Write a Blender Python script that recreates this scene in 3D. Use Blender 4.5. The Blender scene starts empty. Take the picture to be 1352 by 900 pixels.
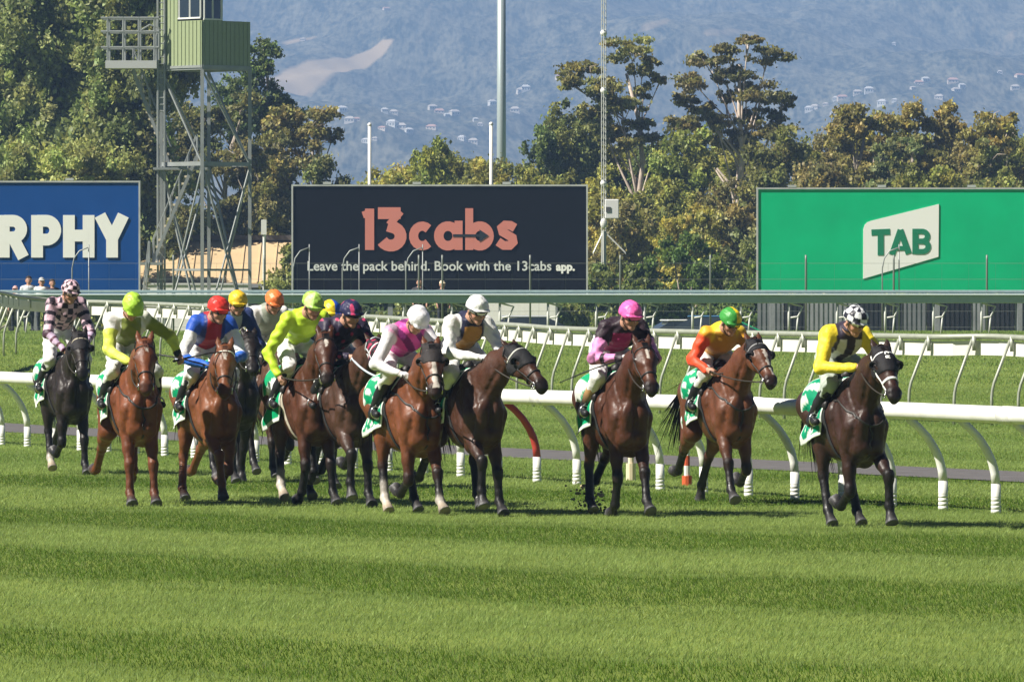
import bpy, math, random
import numpy as np
from mathutils import Vector, Matrix
rng = np.random.default_rng(7)
random.seed(7)
scn = bpy.context.scene
COL = scn.collection
F = 9000.0            # focal length in photo pixels (1352 wide)
CX, HY, CZ = 676.0, 392.0, 2.25
R = math.radians
# ------------------------------------------------------------------ camera
cam_d = bpy.data.cameras.new('camera')
cam_d.sensor_width = 36.0
cam_d.lens = F / 1352 * 36.0
cam_d.clip_start = 1.0
cam_d.clip_end = 20000.0
cam = bpy.data.objects.new('camera', cam_d)
COL.objects.link(cam)
cam.location = (0, 0, CZ)
cam.rotation_euler = (R(90) - math.atan(58 / F), 0, 0)
scn.camera = cam
# ------------------------------------------------------------------ light
SUN_AZ = (-0.93, -0.37)
SUN_EL = R(45)
w = bpy.data.worlds.new('World')
scn.world = w
w.use_nodes = True
nt = w.node_tree
sky = nt.nodes.new('ShaderNodeTexSky')
sky.sky_type = 'NISHITA'
sky.sun_disc = False
sky.sun_elevation = SUN_EL
sky.sun_rotation = math.atan2(SUN_AZ[0], SUN_AZ[1])
sky.altitude = 6000
sky.air_density = 0.22
sky.dust_density = 0.05
bg = nt.nodes['Background']
bg.inputs['Strength'].default_value = 0.05
nt.links.new(sky.outputs[0], bg.inputs['Color'])
sl = bpy.data.lights.new('sun', 'SUN')
sl.energy = 5.0
sl.angle = R(0.5)
sl.color = (1.0, 0.94, 0.84)
sun = bpy.data.objects.new('sun', sl)
COL.objects.link(sun)
n_ = math.hypot(*SUN_AZ)
tosun = Vector((SUN_AZ[0] / n_ * math.cos(SUN_EL), SUN_AZ[1] / n_ * math.cos(SUN_EL), math.sin(SUN_EL)))
sun.rotation_euler = tosun.to_track_quat('Z', 'Y').to_euler()
sun.location = tosun * 200
vs = scn.view_settings
vs.view_transform = 'Standard'
vs.look = 'None'
vs.exposure = 1.0
vs.gamma = 1.0
scn.cycles.volume_bounces = 0
scn.cycles.max_bounces = 6
scn.cycles.transparent_max_bounces = 12
# ------------------------------------------------------------------ helpers
def zg(y):
    """height of the turf at distance y: flat on the course, rising behind the second rail"""
    y = np.asarray(y, float); t = np.clip((y - 126) / 72, 0, 1); q = np.clip((y - 206) / 13, 0, 1)
    return 1.2 * t * t * (3 - 2 * t) - 1.05 * q * q * (3 - 2 * q)
def ground_at(px, py):
    d = CZ * F / (py - HY)
    return (px - CX) * d / F, d
def at(px, py, d):
    return Vector(((px - CX) * d / F, d, CZ - (py - HY) * d / F))
def tag(o, label=None, cat=None, group=None, kind=None):
    if label: o['label'] = label
    if cat: o['category'] = cat
    if group: o['group'] = group
    if kind: o['kind'] = kind
    return o
def empty(name, loc=(0, 0, 0), rz=0.0):
    o = bpy.data.objects.new(name, None)
    o.empty_display_size = 0.3
    COL.objects.link(o)
    o.location = loc
    o.rotation_euler = (0, 0, rz)
    return o
def link(name, me, parent=None):
    o = bpy.data.objects.new(name, me)
    COL.objects.link(o)
    if parent is not None: o.parent = parent
    return o
def copy_tree(o, parent=None):
    c = o.copy()
    COL.objects.link(c)
    c.parent = parent
    for ch in list(o.children): copy_tree(ch, c)
    return c
def npmesh(name, verts, faces, mat=None, cols=None, smooth=False):
    """faces: (n,3) or (n,4) int array"""
    me = bpy.data.meshes.new(name)
    verts = np.asarray(verts, np.float32); faces = np.asarray(faces, np.int32)
    n, k = faces.shape
    me.vertices.add(len(verts)); me.vertices.foreach_set('co', verts.ravel())
    me.loops.add(n * k); me.loops.foreach_set('vertex_index', faces.ravel())
    me.polygons.add(n)
    me.polygons.foreach_set('loop_start', np.arange(0, n * k, k, dtype=np.int32))
    me.polygons.foreach_set('loop_total', np.full(n, k, np.int32))
    if smooth: me.polygons.foreach_set('use_smooth', np.ones(n, bool))
    if cols is not None:
        a = me.attributes.new('Col', 'FLOAT_COLOR', 'POINT')
        c = np.ones((len(verts), 4), np.float32); c[:, :3] = cols
        a.data.foreach_set('color', c.ravel())
    me.update(calc_edges=True)
    if mat: me.materials.append(mat)
    return me
class MB:
    """collects shapes into one mesh"""
    def __init__(s): s.v = []; s.f = []; s.c = []; s.cur = (0.5, 0.5, 0.5)
    def add(s, vs, fs):
        o = len(s.v); s.v += [tuple(v) for v in vs]; s.c += [s.cur] * len(vs)
        s.f += [tuple(i + o for i in f) for f in fs]
    def box(s, c, d, rz=0.0, bev=0.0):
        hx, hy, hz = d[0] / 2, d[1] / 2, d[2] / 2
        M = Matrix.Rotation(rz, 3, 'Z'); c = Vector(c)
        if bev <= 0:
            vs = [c + M @ Vector((x, y, z)) for z in (-hz, hz) for x, y in ((-hx, -hy), (hx, -hy), (hx, hy), (-hx, hy))]
            s.add(vs, [(3, 2, 1, 0), (4, 5, 6, 7), (0, 1, 5, 4), (1, 2, 6, 5), (2, 3, 7, 6), (3, 0, 4, 7)])
        else:
            b = bev; vs = []
            for z, i in ((-hz, b), (-hz + b, 0), (hz - b, 0), (hz, b)):
                x, y = hx - i, hy - i
                for p in ((-x + b, -y), (x - b, -y), (x, -y + b), (x, y - b), (x - b, y), (-x + b, y), (-x, y - b), (-x, -y + b)):
                    vs.append(c + M @ Vector((p[0], p[1], z)))
            fs = [tuple(range(7, -1, -1)), tuple(range(24, 32))]
            for l in range(3):
                for i in range(8):
                    j = (i + 1) % 8; fs.append((l * 8 + i, l * 8 + j, l * 8 + 8 + j, l * 8 + 8 + i))
            s.add(vs, fs)
    def tube(s, pts, r, n=8, cap=True, flat=1.0, side=None):
        """tube along pts; r number or list; flat<1 squashes across 'side' normal list"""
        pts = [Vector(p) for p in pts]; m = len(pts)
        if not hasattr(r, '__len__'): r = [r] * m
        vs = []; up = None
        for i, p in enumerate(pts):
            t = (pts[min(i + 1, m - 1)] - pts[max(i - 1, 0)]).normalized()
            if side is not None: a = Vector(side[i]); a = (a - t * a.dot(t)).normalized()
            else:
                if up is None: up = Vector((0, 0, 1)) if abs(t.z) < 0.9 else Vector((1, 0, 0))
                a = (up - t * up.dot(t)).normalized(); up = a
            b = t.cross(a)
            for k in range(n):
                th = 2 * math.pi * k / n
                vs.append(p + a * (r[i] * flat * math.cos(th)) + b * (r[i] * math.sin(th)))
        fs = []
        for i in range(m - 1):
            for k in range(n):
                q = (k + 1) % n
                fs.append((i * n + k, i * n + q, (i + 1) * n + q, (i + 1) * n + k))
        if cap: fs += [tuple(range(n - 1, -1, -1)), tuple((m - 1) * n + k for k in range(n))]
        s.add(vs, fs)
    def beam(s, a, b, w, h=None):
        """square-section bar from a to b"""
        h = h or w; a = Vector(a); b = Vector(b); t = (b - a).normalized()
        u = Vector((0, 0, 1)) if abs(t.z) < 0.95 else Vector((0, 1, 0))
        x = t.cross(u).normalized(); y = x.cross(t)
        vs = [p + x * (i * w / 2) + y * (j * h / 2) for p in (a, b) for i, j in ((-1, -1), (1, -1), (1, 1), (-1, 1))]
        s.add(vs, [(3, 2, 1, 0), (4, 5, 6, 7), (0, 1, 5, 4), (1, 2, 6, 5), (2, 3, 7, 6), (3, 0, 4, 7)])
    def sphere(s, c, r, nu=12, nv=8, sc=(1, 1, 1)):
        c = Vector(c); vs = [c + Vector((0, 0, -r * sc[2]))]
        for j in range(1, nv):
            ph = -math.pi / 2 + math.pi * j / nv
            for i in range(nu):
                th = 2 * math.pi * i / nu
                vs.append(c + Vector((r * sc[0] * math.cos(ph) * math.cos(th), r * sc[1] * math.cos(ph) * math.sin(th), r * sc[2] * math.sin(ph))))
        vs.append(c + Vector((0, 0, r * sc[2]))); fs = []
        for i in range(nu): fs.append((0, 1 + (i + 1) % nu, 1 + i))
        for j in range(nv - 2):
            for i in range(nu):
                a = 1 + j * nu + i; b = 1 + j * nu + (i + 1) % nu
                fs.append((a, b, b + nu, a + nu))
        L = len(vs) - 1
        for i in range(nu): fs.append((L, L - nu + i, L - nu + (i + 1) % nu))
        s.add(vs, fs)
    def mesh(s, name, mat=None, smooth=False, col=False):
        me = bpy.data.meshes.new(name)
        me.from_pydata(s.v, [], s.f)
        if smooth: me.polygons.foreach_set('use_smooth', np.ones(len(s.f), bool))
        if col:
            a = me.attributes.new('Col', 'FLOAT_COLOR', 'POINT')
            c = np.ones((len(s.v), 4), np.float32); c[:, :3] = s.c
            a.data.foreach_set('color', c.ravel())
        if mat: me.materials.append(mat)
        me.update()
        return me
    def build(s, name, mat=None, parent=None, smooth=False, col=False):
        return link(name, s.mesh(name, mat, smooth, col), parent)
# ------------------------------------------------------------------ materials
MATS = {}
def mat(name, col=None, rough=0.6, spec=0.5, noise=0.0, nscale=8.0, bump=0.0, bscale=40.0, metal=0.0, trans=0.0, sheen=0.0, coat=0.0):
    """principled material; col None reads the mesh's own colours"""
    if name in MATS: return MATS[name]
    m = bpy.data.materials.new(name); m.use_nodes = True
    t = m.node_tree; b = t.nodes['Principled BSDF']
    b.inputs['Roughness'].default_value = rough
    b.inputs['Specular IOR Level'].default_value = spec
    b.inputs['Metallic'].default_value = metal
    if sheen: b.inputs['Sheen Weight'].default_value = sheen
    if coat: b.inputs['Coat Weight'].default_value = coat; b.inputs['Coat Roughness'].default_value = 0.15
    if col is None:
        a = t.nodes.new('ShaderNodeAttribute'); a.attribute_name = 'Col'; src = a.outputs['Color']
    else:
        a = t.nodes.new('ShaderNodeRGB'); a.outputs[0].default_value = (*col, 1); src = a.outputs[0]
    tc = t.nodes.new('ShaderNodeTexCoord')
    if noise:
        n = t.nodes.new('ShaderNodeTexNoise'); n.inputs['Scale'].default_value = nscale; n.inputs['Detail'].default_value = 5
        t.links.new(tc.outputs['Object'], n.inputs['Vector'])
        mr = t.nodes.new('ShaderNodeMapRange')
        mr.inputs['From Min'].default_value = 0.25; mr.inputs['From Max'].default_value = 0.75
        mr.inputs['To Min'].default_value = 1 - noise; mr.inputs['To Max'].default_value = 1 + noise
        t.links.new(n.outputs['Fac'], mr.inputs['Value'])
        vm = t.nodes.new('ShaderNodeVectorMath'); vm.operation = 'SCALE'
        t.links.new(src, vm.inputs[0]); t.links.new(mr.outputs[0], vm.inputs['Scale']); src = vm.outputs[0]
    t.links.new(src, b.inputs['Base Color'])
    if bump:
        n2 = t.nodes.new('ShaderNodeTexNoise'); n2.inputs['Scale'].default_value = bscale; n2.inputs['Detail'].default_value = 4
        t.links.new(tc.outputs['Object'], n2.inputs['Vector'])
        bp = t.nodes.new('ShaderNodeBump'); bp.inputs['Strength'].default_value = bump; bp.inputs['Distance'].default_value = 0.02
        t.links.new(n2.outputs['Fac'], bp.inputs['Height']); t.links.new(bp.outputs[0], b.inputs['Normal'])
    if trans:
        tr = t.nodes.new('ShaderNodeBsdfTranslucent'); t.links.new(src, tr.inputs['Color'])
        mx = t.nodes.new('ShaderNodeMixShader'); mx.inputs[0].default_value = trans
        t.links.new(b.outputs[0], mx.inputs[1]); t.links.new(tr.outputs[0], mx.inputs[2])
        t.links.new(mx.outputs[0], t.nodes['Material Output'].inputs['Surface'])
    MATS[name] = m
    return m
# ------------------------------------------------------------------ implicit surfaces
def V(f, x, z): return np.array((x, -f, z), float)     # forward, sideways (+ = horse's left), up
def cap(a, b, ra, rb=None, k=0.03, col=(0.5, 0.5, 0.5), ax=None, s=1.0, cut=None, t='', sub=False):
    a = np.asarray(a, float); b = np.asarray(b, float)
    if ax is not None: ax = np.asarray(ax, float); ax = ax / np.linalg.norm(ax)
    return dict(a=a, b=b, ra=ra, rb=ra if rb is None else rb, k=k, col=col, ax=ax, s=s, cut=cut, t=t, sub=sub)
def pdist(p, P, want_t=False):
    pa = P - p['a'].astype(np.float32); ba = (p['b'] - p['a']).astype(np.float32); L2 = float(ba @ ba)
    if L2 > 1e-12:
        t = np.clip((pa @ ba) / L2, 0, 1); q = pa - t[..., None] * ba
    else:
        t = np.zeros(P.shape[:-1], np.float32); q = pa
    if p['ax'] is not None:
        ax = p['ax'].astype(np.float32); c = q @ ax
        q = q + ax * (c * (1 / p['s'] - 1))[..., None]
    d = np.sqrt((q * q).sum(-1)) - (p['ra'] + (p['rb'] - p['ra']) * t)
    if p['cut']:
        for c0, n in p['cut']: d = np.maximum(d, (P - np.asarray(c0, np.float32)) @ np.asarray(n, np.float32))
    return (d, t) if want_t else d
def smin(a, b, k):
    h = np.maximum(k - np.abs(a - b), 0) / k
    return np.minimum(a, b) - h * h * k * 0.25
def sdf(prims, P):
    P = np.asarray(P, np.float32); D = np.full(P.shape[:-1], 9.0, np.float32)
    f_ = P.reshape(-1, 3); lo, hi = f_.min(0) - .45, f_.max(0) + .45; cul = len(prims) > 30
    for p in prims:
        if cul and (np.any(np.maximum(p['a'], p['b']) + max(p['ra'], p['rb']) < lo) or np.any(np.minimum(p['a'], p['b']) - max(p['ra'], p['rb']) > hi)): continue
        if p['sub']: D = -smin(-D, pdist(p, P), p['k'])
        else: D = smin(D, pdist(p, P), p['k'])
    return D
def grad(prims, P, e=0.004):
    g = np.stack([sdf(prims, P + np.eye(3)[i] * e) - sdf(prims, P - np.eye(3)[i] * e) for i in range(3)], -1)
    return g / np.maximum(np.linalg.norm(g, axis=-1, keepdims=True), 1e-6)
def project(prims, P, off=0.006, it=7):
    P = np.array(P, float)
    for _ in range(it):
        d = sdf(prims, P) - off; P = P - grad(prims, P) * (d * 0.9)[..., None]
    return P
def blob(prims, vox, noise=0.0, nfreq=14.0, seed=0):
    """mesh the smooth union of the shapes"""
    pos = [p for p in prims if not p['sub']]
    lo = np.min([np.minimum(p['a'], p['b']) - max(p['ra'], p['rb']) * max(1, p['s']) for p in pos], 0) - 3 * vox
    hi = np.max([np.maximum(p['a'], p['b']) + max(p['ra'], p['rb']) * max(1, p['s']) for p in pos], 0) + 3 * vox
    n = np.ceil((hi - lo) / vox).astype(int) + 1
    ax = [lo[i] + vox * np.arange(n[i]) for i in range(3)]
    D = np.full(n, 1.0, np.float32)
    for p in prims:
        m = max(p['ra'], p['rb']) * max(1, p['s']) + p['k'] + 2.5 * vox
        l = np.minimum(p['a'], p['b']) - m; h = np.maximum(p['a'], p['b']) + m
        i0 = np.clip(((l - lo) / vox).astype(int), 0, n); i1 = np.clip(((h - lo) / vox).astype(int) + 2, 0, n)
        sl_ = tuple(slice(i0[i], i1[i]) for i in range(3))
        X, Y, Z = np.meshgrid(ax[0][sl_[0]], ax[1][sl_[1]], ax[2][sl_[2]], indexing='ij')
        P = np.stack([X, Y, Z], -1).astype(np.float32)
        d = pdist(p, P)
        D[sl_] = -smin(-D[sl_], d, p['k']) if p['sub'] else smin(D[sl_], d, p['k'])
    if noise:
        X, Y, Z = np.meshgrid(*ax, indexing='ij'); r = np.random.default_rng(seed); q = 0
        for _ in range(5):
            kx = r.normal(size=3) * nfreq; q = q + np.sin(kx[0] * X + kx[1] * Y + kx[2] * Z + r.uniform(0, 6.3))
        D = (D + noise * q / 2.2).astype(np.float32)
    S = D < 0
    c = np.zeros(n - 1, np.int8)
    for dx in (0, 1):
        for dy in (0, 1):
            for dz in (0, 1):
                c += S[dx:n[0] - 1 + dx, dy:n[1] - 1 + dy, dz:n[2] - 1 + dz]
    act = (c > 0) & (c < 8); I = np.argwhere(act); idx = np.full(n - 1, -1, np.int32); idx[act] = np.arange(len(I))
    acc = np.zeros((len(I), 3)); cnt = np.zeros(len(I))
    cor = [np.array((x, y, z)) for x in (0, 1) for y in (0, 1) for z in (0, 1)]
    vals = [D[I[:, 0] + o[0], I[:, 1] + o[1], I[:, 2] + o[2]] for o in cor]
    for i in range(8):
        for j in range(i + 1, 8):
            if np.abs(cor[i] - cor[j]).sum() != 1: continue
            v0, v1 = vals[i], vals[j]; m = (v0 < 0) != (v1 < 0)
            t = np.where(m, v0 / np.where(m, v0 - v1, 1), 0)
            acc += np.where(m[:, None], cor[i] + (cor[j] - cor[i]) * t[:, None], 0); cnt += m
    verts = lo + (I + acc / cnt[:, None]) * vox
    quads = []
    for a in range(3):
        b, d_ = (a + 1) % 3, (a + 2) % 3
        s0 = [slice(None)] * 3; s1 = [slice(None)] * 3
        s0[a] = slice(0, n[a] - 1); s1[a] = slice(1, n[a])
        E = np.argwhere(S[tuple(s0)] != S[tuple(s1)])
        E = E[(E[:, b] > 0) & (E[:, d_] > 0) & (E[:, b] < n[b] - 1) & (E[:, d_] < n[d_] - 1)]
        inside = S[E[:, 0], E[:, 1], E[:, 2]]
        def cell(ob, od):
            q = E.copy(); q[:, b] += ob; q[:, d_] += od; return idx[q[:, 0], q[:, 1], q[:, 2]]
        Q = np.stack([cell(-1, -1), cell(0, -1), cell(0, 0), cell(-1, 0)], 1)
        Q[~inside] = Q[~inside][:, ::-1]
        quads.append(Q)
    return verts, np.concatenate(quads)
def paint(prims, P, tau=0.012, fn=None):
    """colour every vertex by the nearest shapes; fn(tag, t, P, d) may override a shape's colour"""
    P = P.astype(np.float32); W = np.zeros(len(P)); C = np.zeros((len(P), 3))
    for p in prims:
        m = max(p['ra'], p['rb']) * max(1, p['s']) + 0.08
        l = np.minimum(p['a'], p['b']) - m; h = np.maximum(p['a'], p['b']) + m
        s_ = np.all((P > l) & (P < h), 1)
        if not s_.any(): continue
        d, t = pdist(p, P[s_], True)
        if p['sub']: d = np.abs(d)
        c = fn(p['t'], t, P[s_]) if fn else None
        if c is None: c = np.array(p['col'])[None, :]
        wt = np.exp(-np.clip(d, -0.15, 0.3) / tau) + 1e-9
        W[s_] += wt; C[s_] += wt[:, None] * c
    return C / np.maximum(W, 1e-12)[:, None]
def blob_obj(name, prims, vox, m, parent, noise=0.0, nfreq=14.0, seed=0, tau=0.012, fn=None):
    v, q = blob(prims, vox, noise, nfreq, seed)
    return link(name, npmesh(name, v, q, m, paint(prims, v, tau, fn), True), parent)
def bez(p0, p1, p2, p3, n=10):
    p0, p1, p2, p3 = (np.asarray(p, float) for p in (p0, p1, p2, p3)); t = np.linspace(0, 1, n)[:, None]
    return p0 * (1 - t) ** 3 + 3 * p1 * t * (1 - t) ** 2 + 3 * p2 * t * t * (1 - t) + p3 * t ** 3
# ================================================================== SETTING: turf, path, hills, haze
def stripe(x, y):
    """mown bands across the course: 0 dark .. 1 light"""
    s = y + 0.8 * x + 0.8 * np.sin(x * 0.5 + 1) + 0.7 * np.sin(y * 0.31 + x * 0.3) + .35 * np.sin(x * 2.7 + y * .9)
    c = 0.5 - 0.5 * np.cos(2 * np.pi * (s - 53.5) / 12.0)
    return np.clip((c - 0.27) / 0.42, 0, 1)
def turf_material():
    m = bpy.data.materials.new('turf'); m.use_nodes = True; t = m.node_tree; b = t.nodes['Principled BSDF']
    b.inputs['Roughness'].default_value = 0.9; b.inputs['Specular IOR Level'].default_value = 0.1
    tc = t.nodes.new('ShaderNodeTexCoord')
    n = t.nodes.new('ShaderNodeTexNoise'); n.inputs['Scale'].default_value = 0.35; n.inputs['Detail'].default_value = 8; n.inputs['Roughness'].default_value = 0.7
    t.links.new(tc.outputs['Object'], n.inputs['Vector'])
    r = t.nodes.new('ShaderNodeValToRGB'); e = r.color_ramp.elements
    e[0].position = 0.3; e[0].color = (0.085, 0.130, 0.016, 1); e[1].position = 0.7; e[1].color = (0.19, 0.24, 0.05, 1)
    t.links.new(n.outputs['Fac'], r.inputs[0]); t.links.new(r.outputs[0], b.inputs['Base Color'])
    return m
ys = np.concatenate([np.linspace(-80, 30, 12), np.linspace(34, 220, 94), np.geomspace(225, 3400, 40)])
xs = np.concatenate([-np.geomspace(1200, 30, 16), np.linspace(-26, 26, 40), np.geomspace(30, 1200, 16)])
XX, YY = np.meshgrid(xs, ys)
gv = np.stack([XX, YY, zg(YY)], -1).reshape(-1, 3)
nx, ny = len(xs), len(ys)
ii, jj = np.meshgrid(np.arange(nx - 1), np.arange(ny - 1)); q0 = (jj * nx + ii).ravel()
tag(link('ground', npmesh('ground', gv, np.stack([q0, q0 + 1, q0 + 1 + nx, q0 + nx], 1), turf_material(), smooth=True)), kind='structure')

# service path between the two rails
PA = [ground_at(1352, 630), ground_at(700, 599.5), ground_at(0, 565)]
def path_pt(k):
    return np.interp(k, [0, 1, 2], [p[0] for p in PA]), np.interp(k, [0, 1, 2], [p[1] for p in PA])
pdir = np.array([PA[2][0] - PA[0][0], PA[2][1] - PA[0][1]]); pdir /= np.linalg.norm(pdir); pn = np.array((pdir[1], -pdir[0]))
PW = 1.25
pc = [np.array(PA[0]) - pdir * 40, np.array(PA[0]), np.array(PA[1]), np.array(PA[2]), np.array(PA[2]) + pdir * 30]
pvv = []
for c in pc:
    for s_ in (-1, 1): p = c + pn * PW * s_; pvv.append((p[0], p[1], float(zg(p[1])) + 0.012))
pm = mat('path_asphalt', (0.105, 0.098, 0.098), rough=0.95, noise=0.25, nscale=2.5, bump=0.4, bscale=30)
tag(link('path', npmesh('path', pvv, [(2 * i, 2 * i + 1, 2 * i + 3, 2 * i + 2) for i in range(4)], pm)), kind='structure')
def on_path(x, y):
    k = (x - PA[1][0]) * pn[0] + (y - PA[1][1]) * pn[1]
    d = np.abs(k)
    return d < PW - 0.05

# grass blades
def grass():
    V_, C_ = [], []
    for y0, y1, dens, bw, bh in ((37, 72, 1000, 0.0068, 0.033), (72, 108, 520, 0.011, 0.034), (108, 150, 260, 0.015, 0.036), (150, 215, 90, 0.028, 0.05)):
        wmax = 0.0795 * y1 + 2.0
        n = int((y1 - y0) * 2 * wmax * dens)
        y = rng.uniform(y0, y1, n); x = rng.uniform(-wmax, wmax, n)
        k = (np.abs(x) < 0.0795 * y + 2.0) & ~on_path(x, y)
        x, y = x[k], y[k]; n = len(x)
        st = stripe(x, y); st = np.where(y > 86, .25 + .6 * st, st)
        tuft = np.sin(x * 3.1 + np.sin(y * 1.7) * 2) * np.sin(y * 1.3 + 1.3 * np.sin(x * 2.2)) * 0.5 + 0.5
        tuft2 = np.sin(x * 9.3 + np.sin(y * 4.1) * 3) * np.sin(y * 3.7 + 2 * np.sin(x * 7.7)) * 0.5 + 0.5
        h = bh * rng.uniform(0.5, 1.25, n) * (0.72 + 0.35 * tuft + 0.28 * tuft2)
        far = y > 108
        lean = np.where(st > 0.5, 0.75, -0.35)[:, None] * np.array((0.35, -0.94))   # rollers lay the blades to or fro
        lx = (lean[:, 0] + rng.normal(0, 0.45, n)) * h; ly = (lean[:, 1] + rng.normal(0, 0.45, n)) * h
        a = rng.uniform(0, np.pi, n); wx = np.cos(a) * bw * 0.5 * rng.uniform(0.6, 1.4, n); wy = np.sin(a) * bw * 0.25
        z0 = zg(y) - 0.002
        v = np.empty((n, 3, 3), np.float32)
        v[:, 0] = np.stack([x - wx, y - wy, z0], 1); v[:, 1] = np.stack([x + wx, y + wy, z0], 1); v[:, 2] = np.stack([x + lx, y + ly, z0 + h], 1)
        base = np.array((0.080, 0.150, 0.011)) + st[:, None] * np.array((0.252, 0.285, 0.128))
        base = base * np.where(y > 86, 1.22, 1.08)[:, None] * rng.uniform(0.75, 1.25, (n, 1)) * (0.86 + 0.17 * tuft + 0.11 * tuft2)[:, None]
        dry = rng.random(n) < 0.07
        base[dry] = base[dry] * 0.5 + np.array((0.14, 0.13, 0.06))
        V_.append(v.reshape(-1, 3)); C_.append(np.repeat(base, 3, 0))
    v = np.concatenate(V_); c = np.concatenate(C_)
    me = npmesh('grass', v, np.arange(len(v)).reshape(-1, 3), mat('grass_blade', None, rough=0.55, spec=0.25, trans=0.42), c)
    tag(link('grass', me), kind='stuff')
grass()

# far hills
def hill_z(x, y):
    r = (y - 3000) * 0.1
    f = 12 * np.sin(x * 0.011 + y * 0.004) + 6 * np.sin(x * 0.023 - y * 0.006 + 2) + 3 * np.sin(x * 0.05 + y * 0.011 + 1) + 1.5 * np.sin(x * 0.11 - y * 0.02 + 2 * np.sin(y * .013)) + .8 * np.sin(x * 0.21 + y * 0.05 + 4)
    return np.where(y > 3000, np.maximum(r, 0) + f * np.clip((y - 3000) / 900, 0, 1), -.2)
hx = np.linspace(-900, 900, 226); hy = np.linspace(2950, 6400, 260)
HX, HYg = np.meshgrid(hx, hy); hv = np.stack([HX, HYg, hill_z(HX, HYg)], -1).reshape(-1, 3)
nx, ny = len(hx), len(hy)
ii, jj = np.meshgrid(np.arange(nx - 1), np.arange(ny - 1)); q0 = (jj * nx + ii).ravel()
def hill_pt(px, py):
    for y in np.arange(3050, 6400, 10.0):
        x = (px - CX) * y / F
        if HY - (hill_z(np.array(x), np.array(y)) - CZ) * F / y < py: return float(x), float(y), float(hill_z(np.array(x), np.array(y)))
    return float(x), float(y), float(hill_z(np.array(x), np.array(y)))
mask = np.zeros(len(hv))
pxs = CX + hv[:, 0] * F / hv[:, 1]; pys = HY - (hv[:, 2] - CZ) * F / hv[:, 1]
def patch(p0, p1, w0, w1, amt):
    global mask
    p0 = np.array(hill_pt(*p0)[:2]); p1 = np.array(hill_pt(*p1)[:2]); d = p1 - p0; L2 = d @ d
    q = hv[:, :2] - p0; t = np.clip(q @ d / L2, 0, 1); e = np.abs(q[:, 0] - t * d[0]); wd = w0 + (w1 - w0) * t
    along = q @ d / L2
    m = np.clip(1.3 - e / wd, 0, 1) * np.clip((along + 0.06) / 0.06, 0, 1) * np.clip((1.06 - along) / 0.06, 0, 1)
    mask = np.maximum(mask, m * amt)
patch((352, 112), (505, 60), 27, 8, 1.0)
patch((935, 52), (990, 44), 9, 16, 0.38); patch((850, 45), (905, 30), 12, 8, 0.34); patch((555, 60), (570, 5), 6, 7, 0.35)
patch((375, 60), (415, 50), 10, 10, 0.4); patch((1230, 70), (1340, 40), 10, 8, 0.3); patch((520, 140), (620, 105), 6, 6, 0.25)
def hill_material():
    m = bpy.data.materials.new('hill_scrub'); m.use_nodes = True; t = m.node_tree; b = t.nodes['Principled BSDF']
    b.inputs['Roughness'].default_value = 1.0; b.inputs['Specular IOR Level'].default_value = 0.0
    tc = t.nodes.new('ShaderNodeTexCoord')
    mp = t.nodes.new('ShaderNodeMapping'); mp.inputs['Scale'].default_value = (1, .13, .13); t.links.new(tc.outputs['Object'], mp.inputs['Vector'])
    def noise(s, d):
        n = t.nodes.new('ShaderNodeTexNoise'); n.inputs['Scale'].default_value = s; n.inputs['Detail'].default_value = d; n.inputs['Roughness'].default_value = 0.65
        t.links.new(mp.outputs[0], n.inputs['Vector']); return n.outputs['Fac']
    r = t.nodes.new('ShaderNodeValToRGB'); e = r.color_ramp.elements
    e[0].position = 0.42; e[0].color = (0.010, 0.020, 0.014, 1); e[1].position = 0.60; e[1].color = (0.20, 0.19, 0.135, 1)
    na, nb_ = noise(0.07, 8), noise(0.33, 4)
    ma = t.nodes.new('ShaderNodeMix'); ma.data_type = 'FLOAT'; ma.inputs['Factor'].default_value = .5; t.links.new(na, ma.inputs['A']); t.links.new(nb_, ma.inputs['B'])
    t.links.new(ma.outputs['Result'], r.inputs[0])
    at_ = t.nodes.new('ShaderNodeAttribute'); at_.attribute_name = 'Col'
    sep = t.nodes.new('ShaderNodeSeparateColor'); t.links.new(at_.outputs['Color'], sep.inputs[0])
    n2 = noise(0.02, 6)
    ad = t.nodes.new('ShaderNodeMath'); ad.operation = 'ADD'; t.links.new(sep.outputs[0], ad.inputs[0]); t.links.new(n2, ad.inputs[1])
    mr = t.nodes.new('ShaderNodeMapRange'); mr.inputs['From Min'].default_value = 0.78; mr.inputs['From Max'].default_value = 1.05
    t.links.new(ad.outputs[0], mr.inputs['Value'])
    mx = t.nodes.new('ShaderNodeMix'); mx.data_type = 'RGBA'; t.links.new(mr.outputs[0], mx.inputs['Factor'])
    t.links.new(r.outputs[0], mx.inputs['A']); mx.inputs['B'].default_value = (0.46, 0.35, 0.22, 1)
    t.links.new(mx.outputs['Result'], b.inputs['Base Color'])
    return m
hills = tag(link('hills', npmesh('hills', hv, np.stack([q0, q0 + 1, q0 + 1 + nx, q0 + nx], 1), hill_material(), np.repeat(mask[:, None], 3, 1), True)), kind='structure')

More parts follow.
